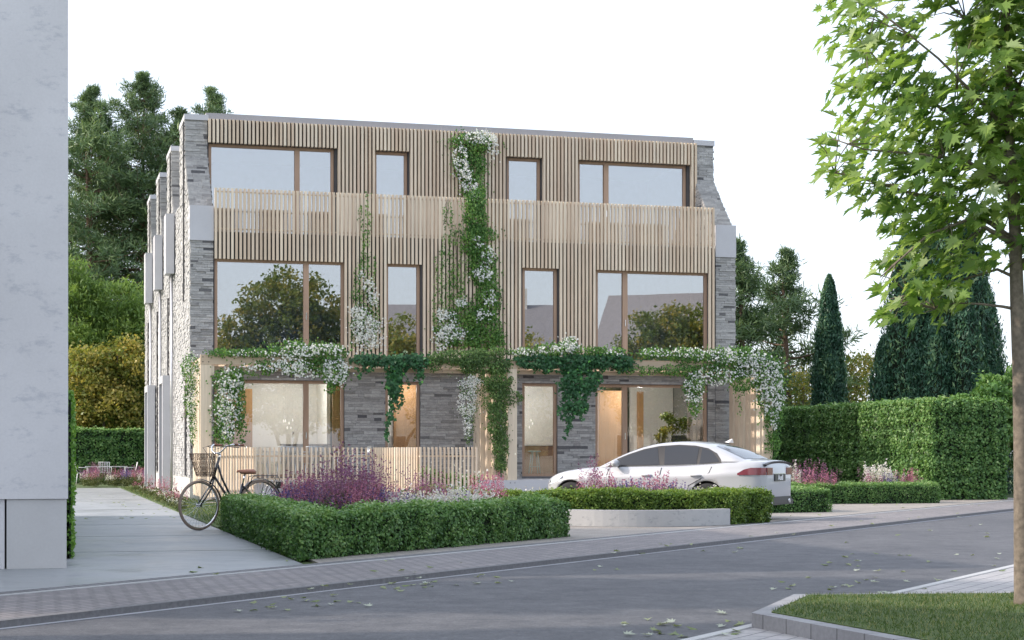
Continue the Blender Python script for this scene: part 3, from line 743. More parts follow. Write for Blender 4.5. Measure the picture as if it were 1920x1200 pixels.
hedge('tall_hedge', 'clipped hedge closing the far end of the path on the left, below the autumn trees', [(b1.x - 1, b1.y), (b2.x + 2, b2.y)], .9, 0, 2.2, 26000, size=(.07, .10), rough=.06)
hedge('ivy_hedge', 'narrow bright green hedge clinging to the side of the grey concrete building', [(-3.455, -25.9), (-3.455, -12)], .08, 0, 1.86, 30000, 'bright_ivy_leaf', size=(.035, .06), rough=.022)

# ================================================================ CLIMBING PLANTS
def blobpts(blobs, dens, dflt):
    P = []; Wt = []
    for b in blobs:
        x, y, rx, ry = b[:4]; wgt = b[4] if len(b) > 4 else 1; d = b[5] if len(b) > 5 else dflt; th = b[6] if len(b) > 6 else .13
        c = fp(x, y, d); s = abs((fp(x + 10, y, d) - fp(x, y, d)).x) / 10
        n = int(math.pi * rx * ry * s * s * dens * wgt * 1.75); n = max(n, 6)
        r = np.sqrt(rng.random(n)) * (0.78 + .3 * rng.random(n)) * np.where(rng.random(n) < .14, rng.uniform(1.05, 1.7, n), 1); a = rng.random(n) * 2 * math.pi
        th_ = th * np.sqrt(np.clip(1.15 - r * r, .12, 1))
        p = np.column_stack([c.x + r * np.cos(a) * rx * s, d + rng.normal(size=n) * th_ * .55 - th_ * .35, c.z + r * np.sin(a) * ry * s])
        P.append(p)
    return np.concatenate(P)
def climber(name, label, blobs, mat, dens=900, size=(.05, .085), fdens=0, fblobs=None, fsize=(.045, .075), d=-2.72, tpl=None, strands=(), group=None):
    P = blobpts(blobs, dens, d)
    keep = lump(P, 5.0, 3) + .5 * lump(P, 13, 1) > -.62; P = P[keep]
    for (x0, y0, x1, y1, wob) in strands:
        a, b = fp(x0, y0, d), fp(x1, y1, d); L = (b - a).length; k = int(L * 48)
        t = rng.random(k); ph = rng.random() * 6
        p = np.array(a)[None] * (1 - t[:, None]) + np.array(b)[None] * t[:, None]
        p[:, 0] += wob * .04 * np.sin(t * 7 + ph) + rng.normal(size=k) * .03; p[:, 1] += rng.normal(size=k) * .03 - .03
        P = np.concatenate([P, p])
    base = Vector((float(P[:, 0].mean()), float(P[:, 1].mean()), float(P[:, 2].min())))
    root = thing(name, label, 'climbing plant', base, 0, group); B = np.array(base)
    n = len(P); N = np.column_stack([rng.normal(size=n) * .6, -np.ones(n), rng.normal(size=n) * .4 + .45])
    Dn = np.column_stack([rng.normal(size=n) * .6, -.2 * np.ones(n), -np.ones(n)])
    tn = np.clip(.45 + .25 * lump(P, 4, 5) + .25 * rng.normal(size=n), 0, 1)
    scatter('leaves', P - B, N, rnd(n, *size), tpl or T_LEAF, mat, root, tn, Dn)
    if fdens:
        Q = blobpts(fblobs or blobs, fdens, d); Q[:, 1] -= .06
        Q = Q[(lump(Q, 9, 9) + .8 * lump(Q, 23, 4)) > rng.normal(size=len(Q)) * .35 - .25]; m_ = len(Q)
        scatter('flowers', Q - B, np.column_stack([rng.normal(size=m_) * .45, -np.ones(m_), rng.normal(size=m_) * .3 + .35]), rnd(m_, *fsize), T_FLOWER, 'petal_white', root)
    st = MB()
    for i in range(min(9, 2 + len(blobs))):
        b = blobs[i % len(blobs)]; p = fp(b[0] + random.uniform(-.6, .6) * b[2], b[1] - b[3], b[5] if len(b) > 5 else d) - base
        pts = [p]; 
        for j in range(5): p = p + Vector((random.uniform(-.07, .07), random.uniform(-.03, .03), -(b[3] * 2 / 75) / 5)); pts.append(p)
        st.tube(pts, .008, 4)
    st.build('stems', 'bark', root)
    return root
climber('flowering_climber', 'pale green climber with small white flowers hanging outside the left end of the pergola', [(357, 690, 18, 28, .8, -2.3), (358, 745, 14, 45, .8, -2.1), (362, 800, 7, 40, .7, -2.0)], 'vine_leaf', 1100, (.04, .065), 750, fsize=(.03, .05))
climber('flowering_climber', 'thick curtain of white flowers hanging inside the left corner post of the pergola', [(428, 715, 30, 28), (425, 770, 28, 48), (420, 812, 20, 26), (452, 760, 9, 60, .6)], 'vine_leaf', 1100, (.05, .075), 560, [(430, 715, 28, 26), (426, 765, 26, 48), (425, 815, 14, 14)], strands=[(445, 780, 452, 832, 1), (458, 790, 460, 832, 1)])
climber('flowering_climber', 'white flowered climber heaped over the left half of the pergola beam', [(420, 662, 35, 8), (480, 662, 42, 9), (545, 655, 45, 16), (605, 662, 48, 20), (575, 690, 70, 14), (500, 685, 40, 10, .5), (628, 700, 25, 25), (470, 697, 45, 8, .7), (620, 725, 10, 16, .7)], 'vine_leaf', 1100, (.045, .075), 620, [(480, 662, 60, 6, .4), (560, 658, 40, 14), (540, 685, 40, 18), (608, 655, 40, 10, 1.0), (628, 695, 26, 28), (575, 700, 50, 10, .5), (480, 690, 30, 8, .5)])
climber('ivy', 'dark green ivy trailing from the beam in front of the narrow timber door window', [(700, 676, 42, 12), (770, 678, 40, 14), (735, 690, 22, 16), (738, 720, 15, 30, .8), (690, 690, 12, 10, .5), (785, 695, 10, 16, .7)], 'ivy_leaf', 800, (.06, .10), tpl=T_IVY, strands=[(728, 700, 728, 830, 1), (732, 700, 731, 800, 1.4), (748, 700, 743, 776, 1), (755, 700, 750, 765, 1), (740, 700, 738, 790, 1), (672, 690, 674, 712, 1), (788, 690, 790, 722, 1), (762, 690, 764, 730, 1)])
climber('creeper', 'feathery olive green creeper over the middle of the pergola, hanging down beside the centre post', [(860, 670, 60, 14), (905, 685, 55, 20), (930, 710, 32, 25), (930, 745, 28, 28), (960, 745, 22, 12, .8), (932, 790, 20, 36), (938, 835, 16, 30), (938, 872, 12, 18, .9), (815, 680, 14, 18, .7), (925, 660, 40, 8)], 'creeper_leaf', 2200, (.035, .06), 0)
climber('flowering_climber', 'loose spray of tiny white flowers hanging left of the centre post', [(880, 725, 22, 24, .7), (878, 760, 20, 30, .7), (880, 800, 11, 32, .7), (865, 745, 8, 14, .5)], 'creeper_leaf', 700, (.035, .055), 1100, [(880, 722, 22, 20), (874, 758, 20, 28), (874, 795, 8, 26)], fsize=(.028, .045), strands=[(876, 790, 880, 835, 1)])
climber('flowering_climber', 'bright green climber with white flowers along the beam right of the centre post', [(985, 660, 30, 9), (1035, 656, 40, 12), (1065, 648, 18, 14), (1095, 658, 45, 8), (1145, 660, 35, 10)], 'vine_leaf', 1200, (.045, .07), 520, [(985, 660, 28, 8), (1065, 646, 20, 16, 1.2), (1040, 656, 40, 8), (1150, 662, 20, 8, .5)])
climber('ivy', 'dark green ivy hanging in a broad curtain left of the bonnet of the white car', [(1000, 678, 40, 14, .8), (1075, 680, 50, 16), (1140, 678, 50, 15), (1085, 715, 38, 28), (1078, 755, 26, 26, .8), (1020, 690, 18, 10, .8), (1170, 690, 18, 10, .6)], 'ivy_leaf', 800, (.06, .10), tpl=T_IVY, strands=[(1065, 760, 1063, 812, 1), (1060, 740, 1060, 826, 1.5), (1072, 760, 1070, 805, 1), (1090, 750, 1088, 790, 1), (1100, 730, 1097, 772, 1), (1052, 730, 1050, 790, 1), (1122, 695, 1123, 725, 1)])
climber('flowering_climber', 'white flowered climber covering the right half of the beam, hanging over its right end', [(1225, 662, 32, 10), (1290, 666, 45, 14), (1365, 668, 55, 16), (1420, 690, 45, 28), (1445, 730, 28, 45), (1450, 785, 18, 30), (1340, 700, 50, 18), (1275, 695, 40, 12, .8), (1300, 722, 22, 24), (1302, 755, 14, 24, .8), (1395, 715, 30, 20, .8), (1200, 695, 45, 9, .6), (1400, 660, 14, 10), (1450, 830, 12, 30, .9)], 'vine_leaf', 1100, (.045, .075), 400, [(1225, 662, 30, 8, .8), (1290, 662, 40, 10), (1365, 668, 50, 14, 1.2), (1420, 690, 42, 26, 1.3), (1445, 735, 26, 45, 1.4), (1340, 705, 45, 16, 1.1), (1298, 730, 18, 30, 1.1), (1448, 790, 10, 18)], strands=[(1425, 740, 1424, 800, 1), (1385, 740, 1386, 780, 1), (1438, 800, 1436, 850, 1)])
climber('flowering_climber', 'tall green climber with white flowers climbing the middle of the slatted front to the parapet', [(885, 268, 42, 20, 1, 1.42), (880, 310, 32, 30, 1, 1.42), (888, 355, 24, 30, 1, 1.3), (892, 380, 20, 24, 1.3, -.16), (890, 410, 22, 32, 1.2, -.16), (890, 450, 26, 30, 1.2, -.16), (905, 440, 30, 14, .7, -.16), (905, 500, 28, 40, 1, -.16), (915, 560, 24, 40, 1, -.16), (905, 620, 36, 42, 1, -.16), (880, 590, 40, 22, .6, -.16), (865, 630, 40, 22, .6, -.16), (935, 640, 12, 18, .8, -.16)], 'vine_leaf', 900, (.05, .08), 480, [(900, 258, 34, 12, 1.4, 1.38), (862, 300, 14, 30, .9, 1.36), (925, 275, 10, 22, 1, 1.36), (872, 335, 14, 26, 1.2, 1.3), (888, 360, 8, 22, 1, 1.2), (912, 480, 12, 20, 1, -.2), (895, 455, 10, 12, .8, -.2), (905, 515, 18, 16, 1, -.2), (915, 560, 14, 16, .9, -.2), (905, 590, 16, 14, .7, -.2)], d=-.14)
climber('flowering_climber', 'sparse climber with clustered white flowers on the slats left of the tall central climber', [(842, 400, 6, 26, .25), (850, 440, 10, 22, .3), (845, 500, 18, 40, .2), (850, 560, 26, 40, .35), (838, 620, 28, 36, .6)], 'vine_leaf', 700, (.045, .07), 520, [(862, 566, 12, 10, 1), (838, 600, 22, 18, .6), (845, 625, 28, 16, 1.6), (826, 640, 12, 20, 1.2), (828, 590, 10, 14, .9)], d=-.14, strands=[(832, 385, 834, 480, 1), (846, 395, 845, 560, 1), (815, 480, 817, 655, 1), (826, 470, 824, 650, 1), (862, 420, 862, 560, 1), (872, 460, 872, 600, 1)])
climber('flowering_climber', 'slender climber with white flowers on the slats just right of the large first floor window', [(684, 565, 20, 30, .25), (685, 612, 28, 40, .5)], 'vine_leaf', 600, (.045, .07), 560, [(685, 612, 28, 22, 1.5), (672, 585, 16, 14, 1.2), (700, 560, 10, 18, .8), (690, 540, 12, 18, .6), (690, 640, 28, 16, 1.1), (678, 515, 8, 14, .5)], d=-.14, strands=[(678, 385, 680, 520, 1), (686, 360, 686, 560, 1), (692, 400, 692, 600, 1), (700, 480, 700, 640, 1), (668, 500, 668, 650, 1), (662, 540, 662, 655, 1), (676, 480, 676, 650, 1), (707, 560, 706, 655, 1)])

# ================================================================ BACKGROUND TREES
def trunk_mesh(mb, p0, p1, r0, r1, wob=.15, seg=8, sides=8):
    p0, p1 = Vector(p0), Vector(p1); pts = []; rr = []
    for i in range(seg + 1):
        t = i / seg; pts.append(p0.lerp(p1, t) + Vector((math.sin(t * 5 + p0.x) * wob * t * (1 - t) * 2, math.cos(t * 4) * wob * t * (1 - t) * 2, 0))); rr.append(r0 + (r1 - r0) * t)
    mb.tube(pts, rr, sides); return pts
def pine(label, loc, h, rad, z0=.22, limbs=64, seed=0, group='pines behind the house'):
    root = thing('pine_tree', label, 'tree', loc, 0, group); random.seed(seed)
    tb = MB(); trunk_mesh(tb, (0, 0, 0), (random.uniform(-.3, .3), 0, h * .97), .22, .03, .3)
    C = []; SZ = []
    lb = MB()
    for i in range(limbs):
        t = (i + random.random()) / limbs; z = h * (z0 + (1 - z0) * t ** .9)
        pr = 1.22 * rad * min(1, (1.02 - t) * 1.45) ** .95 * random.uniform(.4, 1.15)
        a = random.random() * 6.283; up = .15 + .7 * t
        d = Vector((math.cos(a), math.sin(a), 0)); p = Vector((0, 0, z)); pts = [p]
        for j in range(1, 5):
            q = p + d * pr * j / 4 + Vector((0, 0, up * pr * (j / 4) ** 1.6 - .12 * pr * (j / 4))); pts.append(q)
        lb.tube(pts, [.05 * (1 - t) + .02, .04 * (1 - t) + .015, .02, .015, .008], 5, cap=False)
        for j in range(7):
            s = random.uniform(.35, 1.02); k = min(3, int(s * 4)); q = pts[k].lerp(pts[k + 1], min(1, s * 4 - k)) if s < 1 else pts[4]
            C.append(np.array(q) + rng.normal(size=3) * np.array([.28, .28, .13]) * min(1, .2 + .9 * pr / rad)); SZ.append(min(1.1, .42 + .9 * pr / rad))
    for zz in (.0, .2, .4): C.append(np.array((0, 0, h - zz))); SZ.append(.42)
    tb.build('trunk', 'pine_bark', root); lb.build('limbs', 'pine_bark', root)
    C = np.array(C); m = 50; n = len(C) * m
    SZ = np.repeat(np.array(SZ), m); P = np.repeat(C, m, 0) + rng.normal(size=(n, 3)) * np.array([.24, .24, .13]) * SZ[:, None]
    D = rng.normal(size=(n, 3)) * .8 + (P - np.repeat(C, m, 0)) * 2.5; D[:, 2] += .75
    N = rng.normal(size=(n, 3)); tn = np.repeat(rng.random(len(C)) * .5, m) + rng.random(n) * .4 + .15 * (D[:, 2] > 1.2)
    scatter('crown', P, N, rnd(n, .20, .40) * (.35 + .65 * SZ), T_NEEDLE, 'pine_needle', root, tn, D); random.seed(seed + 99)
    return root
GP = 'pines behind the left side of the house'
pine('pine at the far left with its lower trunk showing beside the concrete building', at(172, 88), 19.8, 4.0, .3, 112, 1, GP)
pine('tallest pine, its top standing in open sky left of the house', at(262, 90), 20.9, 4.2, .28, 124, 2, GP)
pine('pine whose top just shows above the left stone piers', at(336, 92), 19.4, 3.4, .3, 96, 3, GP)
pine('pine whose pointed top shows above the left end of the roof', at(398, 92), 20.5, 3.9, .3, 90, 4, GP)
pine('pine filling the dark gap low beside the left side wall', at(215, 93), 17.6, 4.6, .25, 120, 5, GP)
GQ = 'pines to the right of the house'
pine('pine half hidden by the right edge of the house', at(1384, 66), 9.3, 1.7, .1, 44, 6, GQ)
pine('open pine with bare limbs showing, between the house and the cypress', at(1474, 68), 9.1, 2.6, .14, 42, 7, GQ)
def crown_tree(name, label, loc, blobs, leafn, mat, size=(.12, .2), trunks=((0, 0, 0),), h=5, r=.14, group=None, tpl=None, droop=.4, clump=.45, k_=1.0):
    """blobs: (x,y,z,rx,ry,rz) in local metres"""
    root = thing(name, label, 'shrub' if 'shrub' in name else 'tree', loc, 0, group); tb = MB(); C = []
    blobs = [tuple(v * k_ for v in b) for b in blobs]
    for q, b in enumerate(blobs):
        v = b[3] * b[4] * b[5]; k = max(8, int(38 * v ** .6))
        d = rng.normal(size=(k, 3)); d /= np.linalg.norm(d, axis=1, keepdims=True); rr = rng.random((k, 1)) ** .38
        C.append(np.array(b[:3]) + d * rr * np.array(b[3:6]))
        p0 = Vector(trunks[q % len(trunks)]); mid = p0.lerp(Vector(b[:3]), .55); mid.x = p0.x + (b[0] - p0.x) * .35
        tb.tube([p0, p0.lerp(mid, .5), mid, Vector(b[:3]), Vector(b[:3]) + Vector((0, 0, b[5] * .6))], [r, r * .8, r * .55, r * .3, r * .1], 7)
        for j in range(6):
            e = C[-1][j]; tb.tube([mid.lerp(Vector(b[:3]), .6), Vector(b[:3]).lerp(Vector(e), .5) + Vector((0, 0, .05)), Vector(e)], [r * .25, r * .14, r * .05], 5, cap=False)
    tb.build('trunk', 'bark', root)
    C = np.concatenate(C); w = rng.integers(0, len(C), leafn)
    P = C[w] + rng.normal(size=(leafn, 3)) * clump * np.array([1, 1, .6]) * .6
    N = rng.normal(size=(leafn, 3)); N[:, 2] += .7; D = rng.normal(size=(leafn, 3)); D[:, 2] -= droop
    ct = rng.random(len(C)); tn = .15 + .5 * ct[w] + .35 * rng.random(leafn)
    scatter('crown', P, N, rnd(leafn, *size), tpl or T_LEAF, mat, root, tn, D)
    return root
crown_tree('broadleaf_tree', 'bright feathery green tree below the pines at the left', at(165, 77), [(-.6, 0, 6.2, 1.8, 1.6, 2.2), (1.2, .5, 6.0, 1.4, 1.4, 2.2), (2.3, 0, 5.6, 1.1, 1.2, 2.0), (-.6, 0, 7.9, 1.0, 1.0, 1.2), (.6, 0, 4, 2.2, 1, 1.6)], 40000, 'willow_leaf', (.16, .30), h=6, droop=1.8, k_=1.1, tpl=(T_LEAF[0] * np.array([.42, 1, 1]), T_LEAF[1]), clump=.5)
crown_tree('broadleaf_tree', 'yellow and orange autumn tree above the far hedge at the left', at(185, 75), [(-.5, 0, 3.9, 1.2, 1.2, 1.3), (.7, 0, 4.3, 1.2, 1.2, 1.2), (.3, -.3, 2.9, 1.3, 1.0, .8), (-1.0, 0, 2.6, .8, .8, 1.0), (.9, 0, 2.4, .8, .8, .8)], 15000, 'autumn_leaf', (.12, .2), k_=1.14)
crown_tree('broadleaf_tree', 'olive and gold tree close to the left side wall of the house', at(255, 76), [(0, 0, 4.2, 1.5, 1.3, 1.6), (-.6, 0, 2.8, 1.2, 1.2, 1.3), (.8, 0, 2.6, 1.0, 1.0, 1.2), (-1.8, 0, 2.2, 1.0, 1.0, 1.0)], 15000, 'mixed_autumn_leaf', (.11, .2), k_=1.06)
crown_tree('broadleaf_tree', 'dark green tree massed low between the autumn tree and the side wall', at(225, 84), [(0, 0, 3.2, 2.5, 1.4, 2.0), (-2.4, 0, 3, 1.6, 1.4, 1.8), (2.2, 0, 5, 1.6, 1.4, 3)], 13000, 'willow_leaf', (.14, .24))
crown_tree('broadleaf_tree', 'golden leaved tree with thin stems between the cypress and the large conifer', at(1606, 68), [(0, 0, 4.0, 1.15, 1.0, 1.2), (-.5, 0, 2.7, .8, .8, 1.0), (.5, 0, 2.4, .8, .8, 1.0), (-1.1, 0, 3.9, .5, .5, .6), (0, 0, 1.4, .9, .7, .5)], 8200, 'autumn_leaf', (.10, .17), trunks=((-.2, 0, 0), (.2, 0, 0), (.4, 0, 0)), r=.07)
crown_tree('broadleaf_tree', 'small yellow green tree between the pergola end and the cypress', at(1502, 63), [(0, 0, 2.0, .9, .8, 1.1), (-.7, 0, 1.6, .8, .8, .8), (.1, 0, 3.6, .4, .4, .7)], 4200, 'mixed_autumn_leaf', (.09, .15), r=.06)
def spray_tree(name, label, loc, shells, n, mat, size=(.2, .38), spread=.3):
    """dense upright conifer; shells: (x,y,z0,rx,h) spindle volumes"""
    root = thing(name, label, 'tree', loc, 0); P = []; N = []
    cb = MB(); tb = MB().tube([(0, 0, 0), (0, 0, shells[0][4] * .8)], [.14, .03], 7)
    for x, y, z0, rx, h in shells:
        k = int(n * rx * h / sum(s[3] * s[4] for s in shells))
        t = rng.random(k) ** .85; a = rng.random(k) * 2 * math.pi
        def prof(t): return np.clip(np.sin(np.clip(.22 + t * .78, 0, 1) * math.pi) ** .55, 0, 1) * (1 - .25 * t)
        rad = rx * prof(t) * (1 + .20 * lump(np.column_stack([a * 2, t * 9, a]), 1.6, 4) + .12 * lump(np.column_stack([np.cos(a) * 6, np.sin(a) * 6, t * 16]), 1.0, 8) + .07 * rng.normal(size=k)) * rng.uniform(.76, 1.04, k) * np.where(rng.random(k) < .07, rng.uniform(1.05, 1.28, k), 1)
        P.append(np.column_stack([x + rad * np.cos(a), y + rad * np.sin(a), z0 + t * h])); N.append(np.column_stack([np.cos(a), np.sin(a), np.full(k, .2)]))
        pr = [(max(.01, rx * .72 * float(prof(np.array(tt))), ), z0 + tt * h) for tt in np.linspace(0, .97, 14)]
        cb.lathe(pr, (x, y, 0), seg=14)
    P = np.concatenate(P); N = np.concatenate(N); k = len(P)
    D = N * .45 + rng.normal(size=(k, 3)) * spread; D[:, 2] += 1
    scatter('crown', P, N + rng.normal(size=(k, 3)) * .7, rnd(k, *size), (T_LEAF[0] * np.array([.42, 1, 1]), T_LEAF[1]), mat, root, np.clip(.38 + .42 * lump(P * np.array([1, 1, .45]), 4.2, 2) + .25 * rng.normal(size=k), 0, 1), D)
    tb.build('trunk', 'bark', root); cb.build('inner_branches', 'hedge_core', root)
    return root
spray_tree('cypress_tree', 'slim dark cypress column standing alone against the white sky', at(1555, 60), [(0, 0, -.2, .66, 7.6)], 26000, 'thuja_spray', (.09, .19), .35)
spray_tree('conifer_tree', 'broad dark green conifer rising behind the tall hedge and the maple leaves', at(1770, 52), [(-.2, 0, -.3, 1.2, 9.0), (-1.2, 0, -.3, 1.0, 8.2), (.8, 0, -.3, 1.05, 8.6), (1.45, .2, -.3, .85, 6.8), (-1.9, .2, -.3, .6, 5.0), (1.7, 0, -.3, .7, 4.6), (.2, -.8, -.3, .9, 6.4), (-.8, -.7, -.3, .9, 5.4), (-1.2, -.5, -.3, .6, 4.8), (1.0, -.7, -.3, .6, 5.0), (.5, -1, -.3, .6, 4.3), (-.3, .2, -.3, 1.0, 7.6)], 110000, 'thuja_spray', (.09, .20), .42)
crown_tree('shrub', 'light green shrub rising behind the right end of the tall hedge', at(1868, 49), [(-.3, 0, 2.2, .9, .8, 1.0), (.4, 0, 2.5, .8, .7, 1.2), (-1.0, 0, 2.1, .7, .6, .7), (1.0, 0, 2.9, .6, .7, 1.3)], 20000, 'hedge_leaf', (.09, .16), clump=.25)
crown_tree('shrub', 'tall shrub at the right picture edge behind the maple trunk', at(1930, 50), [(0, 0, 2.2, .9, .8, 1.7)], 7000, 'hedge_leaf', (.09, .16), clump=.3)

# ================================================================ MAPLE (near, right)
MY = 12.62
ml = at(1920, MY, .06)
MP = thing('maple_tree', 'young maple with large bright green lobed leaves standing in the lawn at the right edge', 'tree', ml)
def mp(x, y, dy=0):     # photo pixel at maple depth (+dy) -> local
    p = at(x, MY + dy, EYE - (y - HZ) / F * (MY + dy)); return p - ml
tb = MB()
tr = [mp(1921, 1152), mp(1920, 1120), mp(1918, 1000), mp(1917, 850), mp(1914, 700), mp(1907, 560), mp(1903, 430), mp(1898, 345), mp(1893, 240), mp(1890, 100), mp(1885, -80), mp(1880, -300), mp(1880, -520)]
tb.tube(tr, [.090, .072, .066, .063, .060, .051, .043, .038, .032, .027, .02, .012, .006], 14)
tb.build('trunk', 'bark', MP)
lb = MB()
LIMB = [((1906, 580), [(1880, 575), (1840, 570), (1790, 568), (1720, 590)], 0, .014), ((1903, 520), [(1870, 505), (1820, 520), (1740, 545), (1670, 560)], .3, .014),
        ((1902, 460), [(1870, 440), (1820, 410), (1740, 440), (1650, 520)], -.3, .022), ((1900, 450), [(1860, 420), (1790, 380), (1700, 360), (1600, 330), (1530, 318)], .3, .022),
        ((1896, 350), [(1850, 325), (1810, 300), (1730, 290), (1620, 280), (1560, 260)], -.2, .02), ((1894, 300), [(1840, 250), (1760, 200), (1660, 130), (1590, 50)], .3, .022),
        ((1893, 250), [(1830, 180), (1760, 110), (1650, 20)], -.5, .018), ((1890, 120), [(1840, 60), (1780, 10), (1740, -60)], .2, .018), ((1905, 500), [(1940, 470), (2000, 440)], .2, .018), ((1898, 380), [(1940, 340), (2010, 300)], 0, .018), ((1890, 200), [(1930, 120), (1990, 60)], .2, .018)]
segs = []
for (x, y), ps, dy, r in LIMB:
    pts = [mp(x, y)] + [mp(a, b, dy * (i + 1) / len(ps)) for i, (a, b) in enumerate(ps)]
    lb.tube(pts, [r * (1 - .8 * i / (len(pts) - 1)) for i in range(len(pts))], 7); segs += list(zip(pts[:-1], pts[1:]))
BL = [(1600, 50, 45, 45), (1650, 60, 40, 35), (1690, 85, 24, 24), (1650, 120, 70, 35), (1745, 5, 40, 14), (1830, 40, 40, 40), (1870, 50, 60, 60), (1855, 110, 50, 45), (1600, 165, 45, 25), (1700, 170, 70, 40), (1800, 168, 60, 34), (1880, 180, 50, 60),
      (1620, 235, 60, 30), (1720, 240, 70, 40), (1820, 250, 60, 40), (1890, 280, 45, 50), (1560, 250, 25, 15), (1570, 320, 45, 18), (1640, 300, 60, 28), (1720, 310, 60, 35), (1800, 320, 55, 30), (1600, 350, 40, 22), (1680, 365, 60, 28), (1770, 380, 55, 28), (1870, 330, 50, 25),
      (1690, 425, 40, 28), (1760, 430, 60, 30), (1830, 440, 40, 28), (1720, 480, 55, 30), (1800, 500, 55, 30), (1660, 500, 30, 16), (1740, 545, 60, 28), (1690, 580, 45, 22), (1780, 570, 40, 22), (1655, 600, 22, 18), (1850, 400, 30, 20), (1650, 540, 20, 10), (1850, 480, 20, 12), (1560, 20, 18, 22)]
for x in range(1925, 2120, 55):
    for y in range(-60, 520, 75): BL.append((x, y, 38, 38))
for x in range(1620, 2100, 60):
    for y in (-70, -150, -230, -330): BL.append((x + (40 if y < -200 else 0), y, 42, 42))
P = []; 
for q, (x, y, rx, ry) in enumerate(BL):
    n = int(rx * ry * (.031 if x > 1690 else .026) * (1 if y < 400 else .85)); c = mp(x, y); s = MY / F
    r = np.sqrt(rng.random(n)); a = rng.random(n) * 6.283; dd = .55 * (1 if y < 400 else .6)
    ou = r * np.cos(a) * rx * s; oz = -r * np.sin(a) * ry * s; oz = np.round(oz / .11) * .11 + rng.normal(size=n) * .022 - .25 * ou * (1 if x < 1880 else -1) * 0; ov = rng.normal(size=n) * dd * .6
    # camera-right / depth axes in world
    P.append(np.column_stack([c.x + ou * CA + ov * SA, c.y - ou * SA + ov * CA, c.z + oz]))
    if n > 3 and x < 1950:
        cc = Vector(P[-1][0]); best = min(((cc - (a_ + b_) / 2).length, a_, b_) for a_, b_ in segs)
        st_ = (best[1] + best[2]) / 2
        for e in P[-1][1:4]:
            e = Vector(e); lb.tube([st_, st_.lerp(e, .5) + Vector((0, 0, .04)), e], [.006, .004, .002], 4, cap=False)
lb.build('branches', 'bark', MP)
P = np.concatenate(P); n = len(P)
out = P - np.array([0, 0, 0]); out[:, 2] = 0; out /= np.linalg.norm(out, axis=1, keepdims=True) + 1e-6
N = np.column_stack([rng.normal(size=n) * .42, rng.normal(size=n) * .42, np.full(n, .85)]) + out * .45
N -= .12 * np.array([SA, CA, 0])     # blades hang, showing their faces outwards
D = out * .9 + rng.normal(size=(n, 3)) * .6; D[:, 2] -= .35
tn = np.clip(.42 + .22 * lump(P, 3.2, 6) + .24 * rng.normal(size=n), 0, 1)
scatter('crown', P, N, rnd(n, .08, .145), T_MAPLE, 'maple_leaf', MP, tn, D)

# ================================================================ FLOWERING PERENNIALS
def perennial(name, h, w, stems, plume, pmat, leafy=.35, pr=.05, pn=26, psize=(.02, .035), seed=0, arch=.15):
    """one clump: leaves at the foot, stems and feathery plumes"""
    root = thing(name, 'x', 'flower', (0, 0, 0)); sm = MB(); P = []; L = []
    for i in range(stems):
        a = rng.random() * 6.283; r = w * rng.random() ** .6; hh = h * rng.uniform(.65, 1.05)
        b = np.array([math.cos(a) * r * .45, math.sin(a) * r * .45, 0]); e = np.array([math.cos(a) * r * (1 + arch), math.sin(a) * r * (1 + arch), hh])
        sm.add([b + (-.003, 0, 0), b + (.003, 0, 0), e], [(0, 1, 2)], rng.random()); sm.add([b + (0, -.003, 0), b + (0, .003, 0), e], [(0, 1, 2)], rng.random())
        t = rng.random(pn); q = b + (e - b) * (1 - plume * t[:, None]); q += rng.normal(size=(pn, 3)) * pr * (.25 + t[:, None] * .9) * np.array([1, 1, .6]); P.append(q)
    P = np.concatenate(P); n = len(P)
    D = rng.normal(size=(n, 3)); D[:, 2] += .8
    scatter('plumes', P, rng.normal(size=(n, 3)), rnd(n, *psize), T_LEAF, pmat, root, None, D)
    k = int(110 * leafy / .35); q = rng.normal(size=(k, 3)) * np.array([w * .5, w * .5, 0]); q[:, 2] = rng.random(k) * h * .55
    scatter('leaves', q, rng.normal(size=(k, 3)) + (0, 0, .6), rnd(k, .04, .09), T_LEAF, 'stem_green', root, rng.random(k), np.column_stack([rng.normal(size=(k, 2)) * .6, np.ones(k)]))
    sm.build('stems', 'stem_green', root)
    return root
protos = {
    'pink': perennial('pink_astilbe', .72, .22, 16, .42, 'petal_pink', pr=.035, seed=1),
    'mauve': perennial('mauve_astilbe', .98, .24, 15, .45, 'petal_mauve', pr=.045, seed=2),
    'violet': perennial('violet_salvia', .62, .20, 20, .45, 'petal_violet', pr=.012, pn=20, psize=(.018, .03), seed=3),
    'white': perennial('white_gaura', .55, .26, 18, .35, 'plume_white', pr=.045, pn=12, psize=(.03, .05), seed=4, arch=.4),
    'silver': perennial('silver_grass', .60, .30, 34, .5, 'plume_white', pr=.012, pn=14, psize=(.03, .05), seed=5, arch=.7),
    'whitetall': perennial('white_astilbe', .85, .24, 13, .5, 'plume_white', pr=.035, pn=34, psize=(.03, .05), seed=6),
    'low': perennial('low_pink_flower', .32, .22, 14, .4, 'petal_pink', pr=.03, pn=12, leafy=.6, seed=7),
    'lowwhite': perennial('low_white_flower', .26, .24, 12, .4, 'plume_white', pr=.03, pn=8, leafy=.6, seed=8)}
used = set()
def plant(kind, loc, label, group, sc=1.0):
    p = protos[kind]
    o = copy_tree(p) if kind in used else p
    used.add(kind); o.location = loc; o.rotation_euler = (0, 0, random.random() * 6.28)
    o.scale = (sc, sc, sc * random.uniform(.92, 1.08)); o['label'] = label; o['group'] = group; return o
LB = {'pink': 'feathery pink astilbe clump', 'mauve': 'tall dusky mauve astilbe clump', 'violet': 'violet blue spiked salvia clump', 'white': 'loose white starry flower clump', 'silver': 'arching silvery white grass clump', 'whitetall': 'tall white feathery astilbe clump', 'low': 'low pink flowering clump', 'lowwhite': 'low white flowering clump'}
